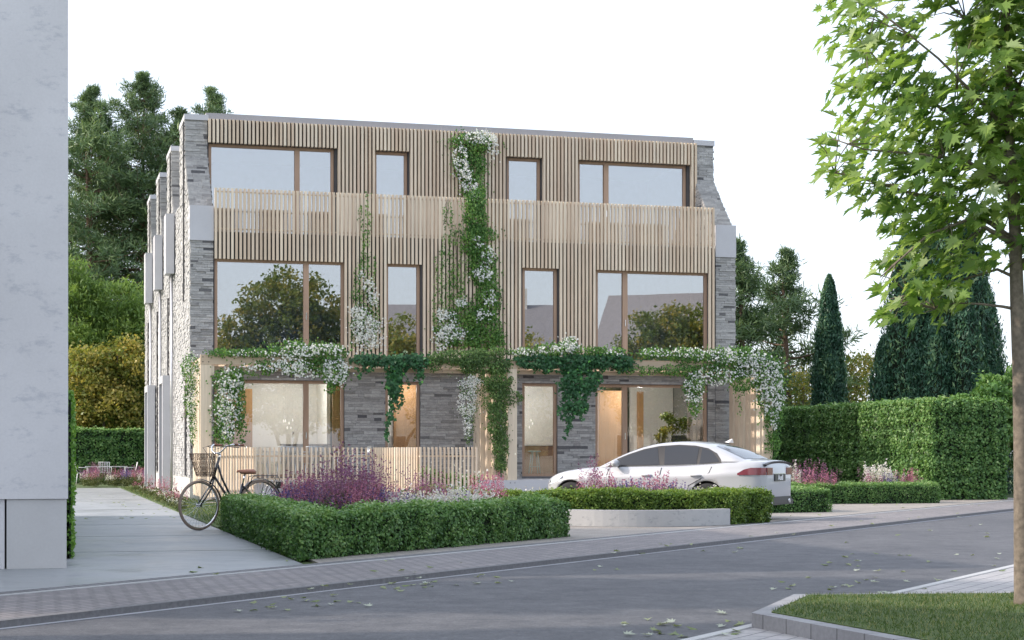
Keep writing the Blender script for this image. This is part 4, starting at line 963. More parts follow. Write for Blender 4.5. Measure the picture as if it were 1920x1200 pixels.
def bed(where, items):
    for kind, x, Y, sc in items: plant(kind, at(x, Y, .03), LB[kind] + ' ' + where, LB[kind] + 's ' + where, sc)
it = []
for i in range(60):
    x = random.uniform(528, 700); it.append((('pink', 'mauve', 'violet', 'pink', 'violet')[i % 5], x, random.uniform(23.3, 26.6), random.uniform(.88, 1.16) * (.85 if i % 5 == 1 else 1)))
for x, Y, s in ((640, 24.8, 1.2), (650, 25.0, 1.15), (662, 25.2, 1.1), (628, 24.2, .98), (676, 24.6, 1.0), (700, 25.2, .95), (697, 26.2, 1.2), (722, 25.5, .85), (690, 26.0, 1.05), (612, 25, .9)): it.append(('mauve', x, Y, s))
for i in range(12): it.append((('mauve', 'pink')[i % 2], random.uniform(735, 880), random.uniform(27.0, 28.2), random.uniform(.75, .95)))
for i in range(15): it.append(('white', random.uniform(745, 900), random.uniform(25.2, 27.0), random.uniform(.9, 1.15)))
for x, Y, s in ((738, 24.6, .85), (725, 24.4, .7), (855, 26.2, 1.15), (872, 26.6, 1.1), (890, 26.8, 1.0)): it.append(('silver', x, Y, s))
for i in range(8): it.append(('violet', random.uniform(700, 900), random.uniform(25.5, 27), random.uniform(.8, 1)))
for x, Y, s in ((900, 27.6, 1.15), (915, 28, 1.15), (925, 27.8, 1.05), (905, 27.2, .8), (885, 27.4, .7)): it.append(('pink', x, Y, s))
bed('in the bed behind the corner hedge', it)
it = [('silver', 975, 30.2, .9), ('silver', 995, 30.0, 1.0), ('silver', 1015, 30.1, .8), ('low', 1045, 29.7, 1.3), ('low', 1065, 29.6, 1.4), ('low', 1082, 29.6, 1.3), ('low', 1058, 29.9, 1.5), ('mauve', 1114, 29.6, 1.08), ('mauve', 1121, 29.7, .95), ('pink', 1122, 29.6, 1.05), ('pink', 1106, 29.8, .95)]
for i in range(18): it.append((('pink', 'violet', 'violet')[i % 3], 1146 + i * 7, 29.6 + .25 * random.random(), random.uniform(.95, 1.22)))
it += [('mauve', 1218, 29.6, .72), ('whitetall', 1312, 29.8, .75), ('whitetall', 1326, 29.7, .72), ('white', 1296, 29.8, 1.0), ('white', 1335, 29.8, .9), ('violet', 1245, 29.6, 1.1), ('violet', 1290, 29.7, .9)]
bed('between the curved hedge and the car', it)
it = [('whitetall', 1478, 41.6, 1.15), ('whitetall', 1490, 41.3, 1.05), ('mauve', 1500, 41.4, 1.05), ('mauve', 1515, 41.2, 1.0), ('mauve', 1528, 41.3, 1.05), ('mauve', 1545, 41.2, .9), ('mauve', 1560, 41.4, .85), ('pink', 1508, 40.8, 1.1), ('pink', 1536, 40.8, 1.0), ('pink', 1555, 40.9, 1.0)]
it += [('whitetall', 1636, 42.6, 1.05), ('whitetall', 1650, 42.5, 1.2), ('whitetall', 1664, 42.5, 1.05), ('whitetall', 1678, 42.6, .95), ('mauve', 1622, 42.4, .8), ('pink', 1640, 42.2, .95), ('violet', 1670, 42.2, 1.1), ('pink', 1694, 42.4, 1.05), ('pink', 1708, 42.4, 1.0), ('violet', 1655, 42.2, 1.0), ('pink', 1716, 42.5, .8)]
bed('in front of the tall hedge', it)
it = []
for i in range(16): it.append((('low', 'lowwhite', 'lowwhite', 'pink')[i % 4], 262 + i * 5.2 + random.uniform(-3, 3), 55 - i * 1.35, random.uniform(.6, .95)))
bed('along the verge beside the side wall', it)
it = []
for i in range(40): it.append((('pink', 'mauve', 'mauve', 'violet', 'white')[i % 5], random.uniform(148, 274), random.uniform(61.5, 65.5), random.uniform(.75, 1.05) * (.8 if i % 5 in (1, 2) else 1)))
bed('at the far end of the path', it)
ws = crown_tree('shrub', 'dark rose bush with white blooms behind the slats of the fence', (5.45, -4.3, .0), [(0, 0, .60, .45, .3, .32), (.7, 0, .5, .4, .3, .3)], 3200, 'hedge_leaf', (.04, .07), clump=.2, r=.02)
q = rng.normal(size=(60, 3)) * np.array([.5, .15, .16]) + np.array([.35, -.28, .65])
scatter('blooms', q, rng.normal(size=(60, 3)) + np.array([0, -2, .6]), .07, T_FLOWER, 'petal_white', ws)

# ================================================================ PLANTER WALL
def catmull(xs, ys, q):
    xs, ys = np.array(xs, float), np.array(ys, float); m_ = np.gradient(ys, xs); q = np.asarray(q, float)
    i = np.clip(np.searchsorted(xs, q) - 1, 0, len(xs) - 2); h = xs[i + 1] - xs[i]; t = np.clip((q - xs[i]) / h, 0, 1)
    return (2 * t**3 - 3 * t**2 + 1) * ys[i] + (t**3 - 2 * t**2 + t) * h * m_[i] + (-2 * t**3 + 3 * t**2) * ys[i + 1] + (t**3 - t**2) * h * m_[i + 1]
pw_ = [gd(1058, 986), gd(1130, 987.6), gd(1210, 988), gd(1290, 987), gd(1369, 984)]
pw = []
for q in np.linspace(0, 4, 21):
    pw.append(Vector((float(catmull([0, 1, 2, 3, 4], [p.x for p in pw_], q)), float(catmull([0, 1, 2, 3, 4], [p.y for p in pw_], q)), 0)))
mb = MB(); t_ = .16
for a, b in zip(pw[:-1], pw[1:]):
    d = (b - a).normalized(); nn = Vector((-d.y, d.x, 0))
    mb.prism([(a.x, a.y), (b.x, b.y), (b.x + nn.x * t_, b.y + nn.y * t_), (a.x + nn.x * t_, a.y + nn.y * t_)], 0, .265)
o = mb.build('planter_wall', 'planter_concrete'); tagp(o, 'low curved cast concrete wall with tie holes in front of the yellow green hedge', 'wall')
hb = MB()
for x in (1075, 1120, 1163, 1230, 1300):
    p = gd(x, 985, 0); k = (p - Vector((CAM[0], CAM[1], 0))).normalized()
for a, b in list(zip(pw[:-1], pw[1:]))[2::4]:
    d = (b - a).normalized(); nn = Vector((-d.y, d.x, 0))
    for s in (.5,):
        c = a.lerp(b, s) + Vector((0, 0, .15)) - nn * .001
        hb.lathe([(.001, 0), (.012, 0), (.012, .004)], (0, 0, 0), 'Y', 10)
        for i in range(-30, 0): hb.v[i] = tuple(Vector(hb.v[i]) + c)
hb.build('tie_holes', 'cap_concrete', o)

# ================================================================ NEIGHBOURING CONCRETE BUILDING (left)
NB = thing('concrete_building', 'grey concrete building filling the left edge, with a paler plinth', 'building', (-8, -27.5, 0))
def nb(name, mat, x0, x1, y0, y1, z0, z1): return box(name, mat, NB, x0 + 8, x1 + 8, y0 + 27.5, y1 + 27.5, z0, z1)
nb('upper_wall', 'wall_concrete', -11, -3.5, -27.52, -18.5, .705, 6.0)
nb('plinth', 'plinth_concrete', -4.10, -3.515, -27.50, -18.52, 0, .70)
nb('plinth', 'wall_concrete', -11, -4.12, -27.48, -18.52, 0, .70)
nb('roof', 'cap_concrete', -10.9, -3.6, -27.4, -18.6, 6.0, 6.1)

# ================================================================ CAR
CARX = [-1.06, -1.03, -.95, -.8, -.5, 0, .6, 1.4, 2.2, 2.82, 3.15, 3.32, 3.43, 3.50, 3.52]
HALF = [.60, .70, .80, .865, .905, .92, .915, .915, .91, .90, .85, .77, .66, .50, .38]
TOPZ = [.985, 1.03, 1.055, 1.065, 1.06, 1.02, .99, .975, .955, .90, .84, .78, .72, .64, .60]
BOTZ = [.42, .33, .27, .25, .23, .21, .20, .20, .20, .21, .22, .22, .24, .30, .34]
def body_section(x):
    w = float(catmull(CARX, HALF, x)); zt = float(catmull(CARX, TOPZ, x)); zb = float(catmull(CARX, BOTZ, x))
    H = zt - zb
    pts = [(0, zb), (w * .6, zb), (w * .90, zb + .01), (w * .965, zb + .06), (w * .965, zb + .14 * H), (w * .985, zb + .30 * H), (w * .985, zb + .50 * H), (w * .992, zb + .66 * H), (w * 1.0, zb + .755 * H), (w * .975, zb + .785 * H), (w * .955, zb + .86 * H), (w * .925, zb + .94 * H), (w * .86, zt - .012), (w * .70, zt + .004), (w * .45, zt + .016), (0, zt + .026)]
    return pts
def side_y(x, z):
    s = body_section(x)[3:12]; return float(np.interp(z, [p[1] for p in s], [p[0] for p in s]))
ROOFX = [-1.0, -.85, -.66, -.45, -.2, .05, .32, .62, .92, 1.2, 1.45, 1.7, 1.95, 2.15, 2.28]
ROOFZ = [1.055, 1.07, 1.095, 1.18, 1.28, 1.358, 1.408, 1.428, 1.42, 1.39, 1.335, 1.25, 1.14, 1.04, .97]
def belt_z(x): return float(catmull(CARX, TOPZ, x)) - .02
def gh_section(x):
    zr = float(catmull(ROOFX, ROOFZ, x)); zb = belt_z(x); ze = max(zb + .004, zr - .055); yb = .80 if x > -.5 else .80 - (-.5 - x) * .25
    def y(z): return yb - .50 * (z - zb) - .22 * (z - zb) ** 2
    ye = y(ze)
    pts = [(y(zb + (ze - zb) * t), zb + (ze - zb) * t) for t in (0, .33, .66, 1)]
    pts += [(ye * .95, ze + (zr - ze) * .45), (ye * .80, ze + (zr - ze) * .75), (ye * .5, ze + (zr - ze) * .93), (0, zr)]
    return pts
def gh_y(x, z):
    s = gh_section(x)[:4]; zb = s[0][1]; yb = s[0][0]; return yb - .50 * (z - zb) - .22 * (z - zb) ** 2
def gh_z(x, y):
    s = gh_section(x)[3:]; ys = [p[0] for p in s][::-1]; zs = [p[1] for p in s][::-1]; return float(np.interp(abs(y), ys, zs))
def loft(xs, sec):
    vs, fs = [], []; rows = []
    for x in xs:
        s = sec(x); r = [(x, p[0], p[1]) for p in s] + [(x, -p[0], p[1]) for p in s[::-1] if abs(p[0]) > 1e-6]
        rows.append(len(vs)); vs += r; n = len(r)
    for i in range(len(xs) - 1):
        for k in range(n):
            a, b = rows[i] + k, rows[i] + (k + 1) % n; c, d = rows[i + 1] + (k + 1) % n, rows[i + 1] + k
            fs.append((a, b, c, d))
    fs.append(tuple(range(rows[0] + n - 1, rows[0] - 1, -1))); fs.append(tuple(range(rows[-1], rows[-1] + n)))
    return vs, fs
CAR = thing('parked_car', 'white saloon car parked on the driveway in front of the house, tail towards the street', 'car', (0, 0, 0))
xs = sorted(set(np.round(np.concatenate([np.linspace(-1.06, 3.52, 70), [-1.045, -1.0, 3.49, 3.51]]), 4)))
vs, fs = loft(xs, body_section); mb = MB(); mb.add(vs, fs, .5, True)
body = mb.build('body', ['car_paint', 'black_trim'], CAR)
for wx in (0, 2.82):       # wheel openings, cut with real cylinders
    for s in (-1, 1):
        cm = MB(); cm.lathe([(.001, .50), (.372, .50), (.372, 1.1), (.001, 1.1)], (0, 0, 0), 'Y', 40, mi=1)
        cm.v = [(x + wx, y * s, z + .335) for x, y, z in cm.v]
        if s < 0: cm.f = [f[::-1] for f in cm.f]
        co = cm.build('cut', ['car_paint', 'black_trim'])
        bmm = bmesh.new(); bmm.from_mesh(co.data); bmesh.ops.remove_doubles(bmm, verts=bmm.verts, dist=1e-4); bmesh.ops.recalc_face_normals(bmm, faces=bmm.faces); bmm.to_mesh(co.data); bmm.free()
        bmm = bmesh.new(); bmm.from_mesh(body.data); bmesh.ops.recalc_face_normals(bmm, faces=bmm.faces); bmm.to_mesh(body.data); bmm.free()
        md = body.modifiers.new('b', 'BOOLEAN'); md.object = co; md.operation = 'DIFFERENCE'; md.solver = 'EXACT'
        dg = bpy.context.evaluated_depsgraph_get(); nm = bpy.data.meshes.new_from_object(body.evaluated_get(dg))
        body.modifiers.clear(); body.data = nm; bpy.data.objects.remove(co)
body.data.name = 'body'
gxs = np.linspace(-.98, 2.26, 60); vs, fs = loft(gxs, gh_section); mb = MB(); mb.add(vs, fs, .5, True); mb.build('roof', 'car_paint', CAR)
def patch(name, mat, poly, fn, off, axis, parent=None, n=14):
    """poly in (x,z) projected on the side (axis 'y', sign) or in (x,y) projected on top"""
    bm_ = bmesh.new(); v = [bm_.verts.new((p[0], 0, p[1])) for p in poly]; f = bm_.faces.new(v)
    bmesh.ops.triangulate(bm_, faces=[f]); bmesh.ops.subdivide_edges(bm_, edges=bm_.edges[:], cuts=4, use_grid_fill=True)
    for vv in bm_.verts:
        x, z = vv.co.x, vv.co.z
        if axis == 'L': vv.co = (x, fn(x, z) + off, z)
        elif axis == 'R': vv.co = (x, -(fn(x, z) + off), z)
        else: vv.co = (x, z, fn(x, z) + off)
    for ff in bm_.faces: ff.smooth = True
    me = bpy.data.meshes.new(name); bm_.to_mesh(me); bm_.free(); me.materials.append(M[mat])
    a = me.attributes.new('tone', 'FLOAT', 'FACE')
    o = bpy.data.objects.new(name, me); COL.objects.link(o); o.parent = parent or CAR; return o
def rz(x, d): return float(catmull(ROOFX, ROOFZ, x)) - .055 - d
WF = [(1.98, belt_z(1.98) + .03), (1.00, belt_z(1.0) + .03), (1.12, rz(1.12, .035)), (1.35, rz(1.35, .035)), (1.6, rz(1.6, .035)), (1.8, rz(1.8, .03))]
WR = [(.90, belt_z(.86) + .03), (.25, belt_z(.25) + .025), (.27, rz(.27, .035)), (.40, rz(.35, .035)), (.6, rz(.6, .035)), (.97, rz(.97, .035))]
WQ = [(.19, belt_z(.19) + .025), (-.20, belt_z(-.2) + .035), (-.16, belt_z(-.16) + .09), (.0, rz(0, .045)), (.20, rz(.20, .035))]
TRIM = [(2.10, belt_z(2.1) + .005), (-.25, belt_z(-.25) + .005), (-.22, belt_z(-.22) + .08), (-.12, rz(-.12, .05)), (.08, rz(.08, .015)), (.35, rz(.35, .012)), (.7, rz(.7, .012)), (1.1, rz(1.1, .012)), (1.4, rz(1.4, .012)), (1.7, rz(1.7, .01)), (1.9, rz(1.9, .005))]
for s in 'LR':
    patch('window_trim', 'black_trim', TRIM, gh_y, .004, s)
    for w in (WF, WR, WQ): patch('side_window', 'tinted_glass', w, gh_y, .009, s)
rw = [(-.62, -.58), (-.64, 0), (-.62, .58), (-.4, .56), (-.12, .51), (-.0, .45), (.04, 0), (-.0, -.45), (-.12, -.51), (-.4, -.56)]
patch('rear_window', 'tinted_glass', rw, gh_z, .006, 'T')
fw = [(2.18, -.6), (2.2, 0), (2.18, .6), (1.75, .56), (1.3, .49), (1.22, .3), (1.2, 0), (1.22, -.3), (1.3, -.49), (1.75, -.56)]
patch('windscreen', 'tinted_glass', fw, gh_z, .006, 'T')
# door seams, handles, sill line
def sideline(pts, w=.012, off=.003, sgn=1):
    mb = MB(); V = []
    for x, z in pts: V.append(Vector((x, sgn * (side_y(x, z) + off), z)))
    mb.tube(V, w / 2, 5, smooth=True); return mb
for s in (1, -1):
    ld = sideline([(2.02, .93), (2.05, .8), (2.05, .6), (2.0, .4), (1.95, .30)], sgn=s); ld.build('door_seam', 'black_trim', CAR)
    sideline([(.93, .94), (.95, .8), (.95, .6), (.95, .30)], sgn=s).build('door_seam', 'black_trim', CAR)
    sideline([(-.08, .96), (-.04, .85), (.12, .74), (.36, .62), (.40, .45), (.42, .30)], sgn=s).build('door_seam', 'black_trim', CAR)
    sideline([(2.0, .30), (1.4, .295), (.42, .30)], .01, sgn=s).build('sill_line', 'black_trim', CAR)
    for hx in (1.12, .12):
        y = side_y(hx, .80); h = MB(); h.tube([(hx - .02, s * (y - .005), .80), (hx, s * (y + .035), .805), (hx + .17, s * (y + .035), .805), (hx + .20, s * (y - .005), .80)], [.012, .016, .016, .012], 8).build('door_handle', 'car_paint', CAR)
    y = gh_y(1.9, belt_z(1.9) + .04)
    mo = MB(); mo.lathe([(.01, -.07), (.06, -.065), (.085, -.03), (.085, .02), (.06, .06), (.01, .07)], (0, 0, 0), 'X', 14)
    mo.v = [(v[0] * .8 + 1.84, s * (v[1] * 1.35 + y + .16), v[2] * .85 + 1.015) for v in mo.v]
    mi = mo.build('wing_mirror', 'car_paint', CAR); MB().tube([(1.84, s * (y - .02), .95), (1.84, s * (y + .12), .975)], .022, 8).build('mirror_stalk', 'black_trim', mi)
    # tail light wrapping round the corner, head light
    tl = []
    zs = (.80, .95)
    rowa = [(x, side_y(x, .80) + .008) for x in (-.62, -.75, -.88, -.97, -1.02, -1.05)]
    mbt = MB(); V = []
    for i, x in enumerate((-.60, -.72, -.84, -.93, -.99, -1.03, -1.052)):
        lo = .815 ; hi = .945 - .10 * max(0, 1 - i / 1.5)
        V.append((x, s * (side_y(x, lo) + .016), lo)); V.append((x, s * (side_y(x, lo) + .014), hi))
    mbt.add(V, [(2 * i, 2 * i + 2, 2 * i + 3, 2 * i + 1) for i in range(6)], .5, True).box(-1.073, -1.055, min(s * .36, s * .625), max(s * .36, s * .625), .815, .945).build('tail_light', 'lamp_red', CAR)
    V = []
    for i, x in enumerate((3.02, 3.14, 3.26, 3.36, 3.45)):
        zt = float(catmull(CARX, TOPZ, x)); V.append((x, s * (side_y(x, zt - .17) + .006), zt - .17 + .05 * (i == 0))); V.append((x, s * (side_y(x, zt - .075) + .006), zt - .075))
    MB().add(V, [(2 * i, 2 * i + 2, 2 * i + 3, 2 * i + 1) for i in range(4)], .5, True).build('headlight', 'chrome', CAR)
# bumper, diffuser, boot lip, plate, aerial, grille
MB().box(-1.085, -.98, -.56, .56, .30, .42).box(-1.06, -.94, -.72, .72, .27, .36).build('rear_diffuser', 'black_trim', CAR)
for s in (-1, 1): MB().tube([(-1.10, s * .45, .335), (-.95, s * .45, .335)], .04, 10).build('exhaust_tip', 'chrome', CAR)
MB().add([(-.93, y, 1.062 - .05 * (abs(y) / .72) ** 3) for y in np.linspace(-.72, .72, 13)] + [(-1.075, y * .93, 1.062 - .06 * (abs(y) / .72) ** 3) for y in np.linspace(-.72, .72, 13)] + [(-1.055, y * .93, 1.025 - .06 * (abs(y) / .72) ** 3) for y in np.linspace(-.72, .72, 13)],
         [(i, i + 1, i + 14, i + 13) for i in range(12)] + [(i + 13, i + 14, i + 27, i + 26) for i in range(12)] + [(i + 26, i + 27, i + 1, i) for i in range(12)], .5, False).build('boot_lip', 'black_trim', CAR)
pl = MB().box(-1.084, -1.062, -.26, .26, .70, .825).build('number_plate', 'plate_black', CAR)
MB().box(-1.082, -1.066, -.30, .30, .828, .84).build('boot_strip', 'chrome', CAR)
tc = bpy.data.curves.new('plate_lettering', 'FONT'); tc.body = 'Audi'; tc.size = .135; tc.align_x = 'CENTER'; tc.align_y = 'CENTER'; tc.extrude = .001; tc.offset = .003
to_ = bpy.data.objects.new('plate_lettering', tc); COL.objects.link(to_); dg = bpy.context.evaluated_depsgraph_get()
me = bpy.data.meshes.new_from_object(to_.evaluated_get(dg)); bpy.data.objects.remove(to_); me.materials.clear(); me.materials.append(M['plate_white'])
to_ = bpy.data.objects.new('plate_lettering', me); COL.objects.link(to_); to_.parent = pl; to_.location = (-1.087, 0, .762); to_.rotation_euler = (R(90), 0, R(-90))
bd = MB()
for i in range(4): bd.tube([( -1.068, -.44 + i * .035, .955), (-1.068, -.44 + i * .035, .975)], .004, 5)
bd.build('badge', 'chrome', CAR)
MB().add([(.02, 0, 1.41), (-.16, 0, 1.395), (-.13, 0, 1.475), (-.07, .022, 1.40), (-.07, -.022, 1.40)], [(0, 3, 2), (0, 2, 4), (1, 2, 3), (1, 4, 2), (0, 4, 1, 3)], .5).build('roof_aerial', 'car_paint', CAR)
MB().box(3.48, 3.532, -.42, .42, .34, .58).build('grille', 'black_trim', CAR)
def make_wheel(x, s):
    w = MB(); w.lathe([(.235, -.10), (.30, -.105), (.325, -.09), (.334, -.05), (.334, .05), (.325, .09), (.30, .105), (.235, .10)], (0, 0, 0), 'Y', 40)
    wo_ = w.build('wheel', 'tyre_rubber', CAR, (x, s * .80, .334))
    r = MB(); r.lathe([(.235, .10), (.225, .10), (.215, .03), (.215, -.08)], (0, 0, 0), 'Y', 36); r.lathe([(.001, .085), (.05, .085), (.06, .05), (.001, .02)], (0, 0, 0), 'Y', 16)
    for k in range(10):
        a = 2 * math.pi * k / 10 + (.13 if k % 2 else -.13); r.tube([(.04 * math.cos(a), .07, .04 * math.sin(a)), (.22 * math.cos(a), .09, .22 * math.sin(a))], [.018, .013], 5)
    ri = r.build('rim', 'rim_grey', wo_)
    if s < 0: ri.rotation_euler = (0, 0, math.pi)
    return wo_
for x in (0, 2.82):
    for s in (1, -1): make_wheel(x, s)
# park it: rear wheel hub near photo column 1334, axis 45 degrees to the house
cr = at(1328, 30.55); CAR.rotation_euler = (0, 0, R(135)); CAR.scale = (.965, .965, .98)
CAR.location = Vector((cr.x, cr.y, 0)) - Matrix.Rotation(R(135), 3, 'Z') @ Vector((0, .80, 0))

# ================================================================ BICYCLE
fh_ = at(373, 26.3); rh_ = at(488, 27.0); ang = math.atan2(fh_.y - rh_.y, fh_.x - rh_.x)
BK = thing('bicycle', 'black step-through city bicycle with wire basket, tan saddle and cream tyres parked on the path', 'bicycle', (rh_.x, rh_.y, 0), ang)
S_ = 1.06; BK.scale = (S_, S_, S_)
wb = (fh_ - rh_).length / S_
def bwheel(x, steer):
    w = MB(); w.lathe([(.328, -.024), (.35, -.019), (.361, 0), (.35, .019), (.328, .024)], (0, 0, 0), 'Y', 48, closed=True)
    o = w.build('wheel', 'cream_tyre', BK, (x, 0, .36)); o.rotation_euler = (0, 0, steer)
    r = MB(); r.lathe([(.318, -.013), (.336, -.013), (.336, .013), (.318, .013)], (0, 0, 0), 'Y', 48, closed=True).build('rim', 'chrome', o)
    h = MB(); h.tube([(0, -.05, 0), (0, .05, 0)], .02, 10)
    for k in range(32):
        a = 2 * math.pi * k / 32; b = a + (.55 if k % 4 < 2 else -.55); yy = .03 if k % 2 else -.03
        h.tube([(.02 * math.cos(b), yy, .02 * math.sin(b)), (.32 * math.cos(a), 0, .32 * math.sin(a))], .0022, 3, cap=False)
    h.build('spokes', 'chrome', o); return o
bwheel(0, 0); bwheel(wb, .12)
HT, HB_ = Vector((wb - .33, 0, 1.03)), Vector((wb - .235, 0, .76)); BB = Vector((.42, 0, .29)); SC_ = Vector((.30, 0, .66))
fr = MB()
fr.tube([HT + (HT - HB_) * .05, HB_ - (HT - HB_) * .08], .021, 10)
fr.tube([HB_.lerp(HT, .1), BB], .018, 10)
fr.tube([HB_.lerp(HT, .75), HB_.lerp(BB, .38) + Vector((0, 0, .17)), HB_.lerp(BB, .72) + Vector((0, 0, .10)), BB + Vector((-.035, 0, .13))], .0165, 10)
fr.tube([BB, SC_], .018, 10)
for s in (-1, 1):
    fr.tube([BB + Vector((0, s * .03, 0)), Vector((0, s * .055, .36))], .010, 8); fr.tube([SC_ + Vector((0, s * .018, -.03)), Vector((0, s * .055, .36))], .009, 8)
fr.build('frame', 'bike_black', BK)
fk = MB()
for s in (-1, 1): fk.tube([HB_ + Vector((.01, s * .03, -.03)), HB_ + Vector((.05, s * .042, -.15)), Vector((wb - .09, s * .05, .48)), Vector((wb, s * .05, .36))], [.014, .014, .012, .010], 8)
fk.tube([HB_ + Vector((.01, -.035, -.03)), HB_ + Vector((.01, .035, -.03))], .016, 8).build('fork', 'bike_black', BK)
for (x, a0, a1) in ((0, 25, 175), (wb, 60, 175)):
    g_ = MB(); V = []
    for k in range(15):
        a = R(a0 + (a1 - a0) * k / 14) if x == 0 else R(85 + 85 * k / 14)
        for yy, dr in ((-.028, -.008), (0, .004), (.028, -.008)): V.append((x + (.378 + dr) * math.cos(a), yy, .36 + (.378 + dr) * math.sin(a)))
    g_.add(V, [(3 * i + j, 3 * i + j + 1, 3 * i + j + 4, 3 * i + j + 3) for i in range(14) for j in range(2)], .5, True); g_.build('mudguard', 'bike_black', BK)
hb_ = MB(); st = HT + Vector((-.02, 0, .06))
hb_.tube([HT, st], .013, 8); hb_.tube([st, st + Vector((.04, 0, .02))], .016, 8)
c0 = st + Vector((.04, 0, .02))
for s in (-1, 1): hb_.tube([c0, c0 + Vector((.02, s * .06, .0)), c0 + Vector((.015, s * .14, .03)), c0 + Vector((-.02, s * .21, .10)), c0 + Vector((-.09, s * .27, .125)), c0 + Vector((-.19, s * .30, .12))], .011, 8)
ho = hb_.build('handlebar', 'chrome', BK)
for s in (-1, 1):
    MB().tube([c0 + Vector((-.11, s * .275, .125)), c0 + Vector((-.25, s * .305, .115))], .017, 8).build('grip', 'saddle_leather', ho)
    MB().tube([c0 + Vector((-.05, s * .25, .12)), c0 + Vector((.02, s * .27, .10)), c0 + Vector((-.08, s * .31, .085)), c0 + Vector((-.16, s * .325, .08))], .006, 5).build('brake_lever', 'bike_black', ho)
cb_ = MB(); cb_.tube([c0 + Vector((.01, .26, .10)), c0 + Vector((.16, .16, .05)), HT + Vector((.10, .03, -.05)), HB_ + Vector((.06, .02, 0))], .004, 5); cb_.tube([c0 + Vector((.01, -.26, .10)), c0 + Vector((.18, -.12, .08)), HT + Vector((.08, -.02, -.04))], .004, 5); cb_.build('brake_cable', 'bike_black', BK)
bs = MB(); bx0 = wb - .245; W0, W1, H0, H1 = (.30, .40), (.20, .29), 1.10, .78    # basket
def ring(z, t):
    l = W1[0] + (W0[0] - W1[0]) * t; w = W1[1] + (W0[1] - W1[1]) * t; n = 20; c = bx0 + .04 + l / 2; out = []
    for k in range(n + 1):
        a = 2 * math.pi * k / n; q = 3.2; ca, sa = math.cos(a), math.sin(a)
        out.append(Vector((c + l / 2 * math.copysign(abs(ca) ** (2 / q), ca), w / 2 * math.copysign(abs(sa) ** (2 / q), sa), z)))
    return out
for k in range(12):
    t = k / 11; bs.tube(ring(H1 + (H0 - H1) * t, t), .0045 if k < 11 else .008, 4, cap=False)
def rp(t, f):
    r = ring(H1 + (H0 - H1) * t, t); i = int(f * 20) % 20; return r[i].lerp(r[i + 1], f * 20 - int(f * 20))
for k in range(36):
    for sg in (1, -1): bs.tube([rp(j / 5, (k / 36 + sg * j * .012) % 1) for j in range(6)], .0025, 3, cap=False)
for k in range(5): 
    y = (k - 2) * .04; bs.tube([(bx0 + .05, y, H1), (bx0 + .23, y, H1)], .004, 4)
bs.build('basket', 'wicker', BK)
ra = MB()
for s in (-1, 1): ra.tube([(.24, s * .02, .58), (.16, s * .055, .765), (.08, s * .06, .78), (-.26, s * .06, .78), (-.30, s * .06, .72), (-.24, s * .06, .62), (0, s * .06, .36)], .006, 6); ra.tube([(-.08, s * .06, .78), (-.10, s * .06, .66), (0, s * .06, .36)], .005, 6)
for x in (.10, -.02, -.14, -.26): ra.tube([(x, -.06, .78), (x, .06, .78)], .005, 6)
ra.build('rack', 'bike_black', BK)
MB().box(-.37, -.33, -.035, .035, .60, .68).build('rear_light', 'lamp_red', BK); MB().box(-.33, -.30, -.045, .045, .59, .69).build('light_housing', 'bike_black', BK)
sp = MB().tube([SC_, SC_ + Vector((-.045, 0, .17))], .013, 8).build('seat_post', 'chrome', BK)
sb_ = MB(); prof = [(-.13, .085), (-.10, .105), (-.03, .10), (.04, .06), (.10, .032), (.145, .018)]; n = len(prof); V = []
for x, w in prof:
    for j in range(7):
        t = (j - 3) / 3; V.append((SC_.x - .05 + x, w * t, .875 - .035 * t * t - .012 * (x > 0) * x / .14)); 
    for j in range(7):
        t = (3 - j) / 3; V.append((SC_.x - .05 + x, w * .9 * t, .825 - .02 * t * t + (.03 if x > .05 else 0)))
fs = [(14 * i + j, 14 * i + (j + 1) % 14, 14 * (i + 1) + (j + 1) % 14, 14 * (i + 1) + j) for i in range(n - 1) for j in range(14)] + [tuple(range(13, -1, -1)), tuple(14 * (n - 1) + j for j in range(14))]
sb_.add(V, fs, .5, True).build('saddle', 'saddle_leather', BK)
pd = MB().lathe([(.03, -.006), (.095, -.004), (.095, .004), (.03, .006)], tuple(BB + Vector((0, -.05, 0))), 'Y', 28)
pd.tube([BB + Vector((0, .06, 0)), BB + Vector((.10, .07, -.13))], .010, 6).tube([BB + Vector((0, -.06, 0)), BB + Vector((-.10, -.07, .13))], .010, 6)
pd.obox(BB + Vector((.10, .12, -.13)), (.045, 0, 0), (0, .045, 0), (0, 0, .011)).obox(BB + Vector((-.10, -.12, .13)), (.045, 0, 0), (0, .045, 0), (0, 0, .011)).build('pedals', 'bike_black', BK)
MB().tube([(.28, .04, .30), (.22, .20, .005)], .008, 6).build('kickstand', 'bike_black', BK)

# ================================================================ TERRACE AND GARDEN FURNITURE
def slat_chair(name, label, loc, rz, mat, group, h=.86, arms=True):
    t = thing(name, label, 'chair', loc, rz, group)
    for i in range(7):
        y = -.21 + i * .07; mb = MB()
        if i == 0: bm0 = MB()
        bm0.tube([(-.20, y * .9, .44), (-.27, y * .95, .70), (-.30, y, h)], .010, 6)
    bm0.tube([(-.30, -.23, h), (-.30, .23, h)], .012, 6); bm0.build('backrest', mat, t)
    s = MB()
    for i in range(7): s.box(-.20 + i * .065, -.15 + i * .065, -.23, .23, .43, .445)
    s.build('seat', mat, t)
    for sx in (-1, 1):
        for sy in (-1, 1): MB().tube([(sx * .20, sy * .22, .43), (sx * .25, sy * .25, 0)], .012, 6).build('leg', mat, t)
    if arms:
        for sy in (-1, 1): MB().tube([(-.27, sy * .25, .66), (.20, sy * .26, .65), (.23, sy * .25, .43)], .011, 6).build('armrest', mat, t)
    return t
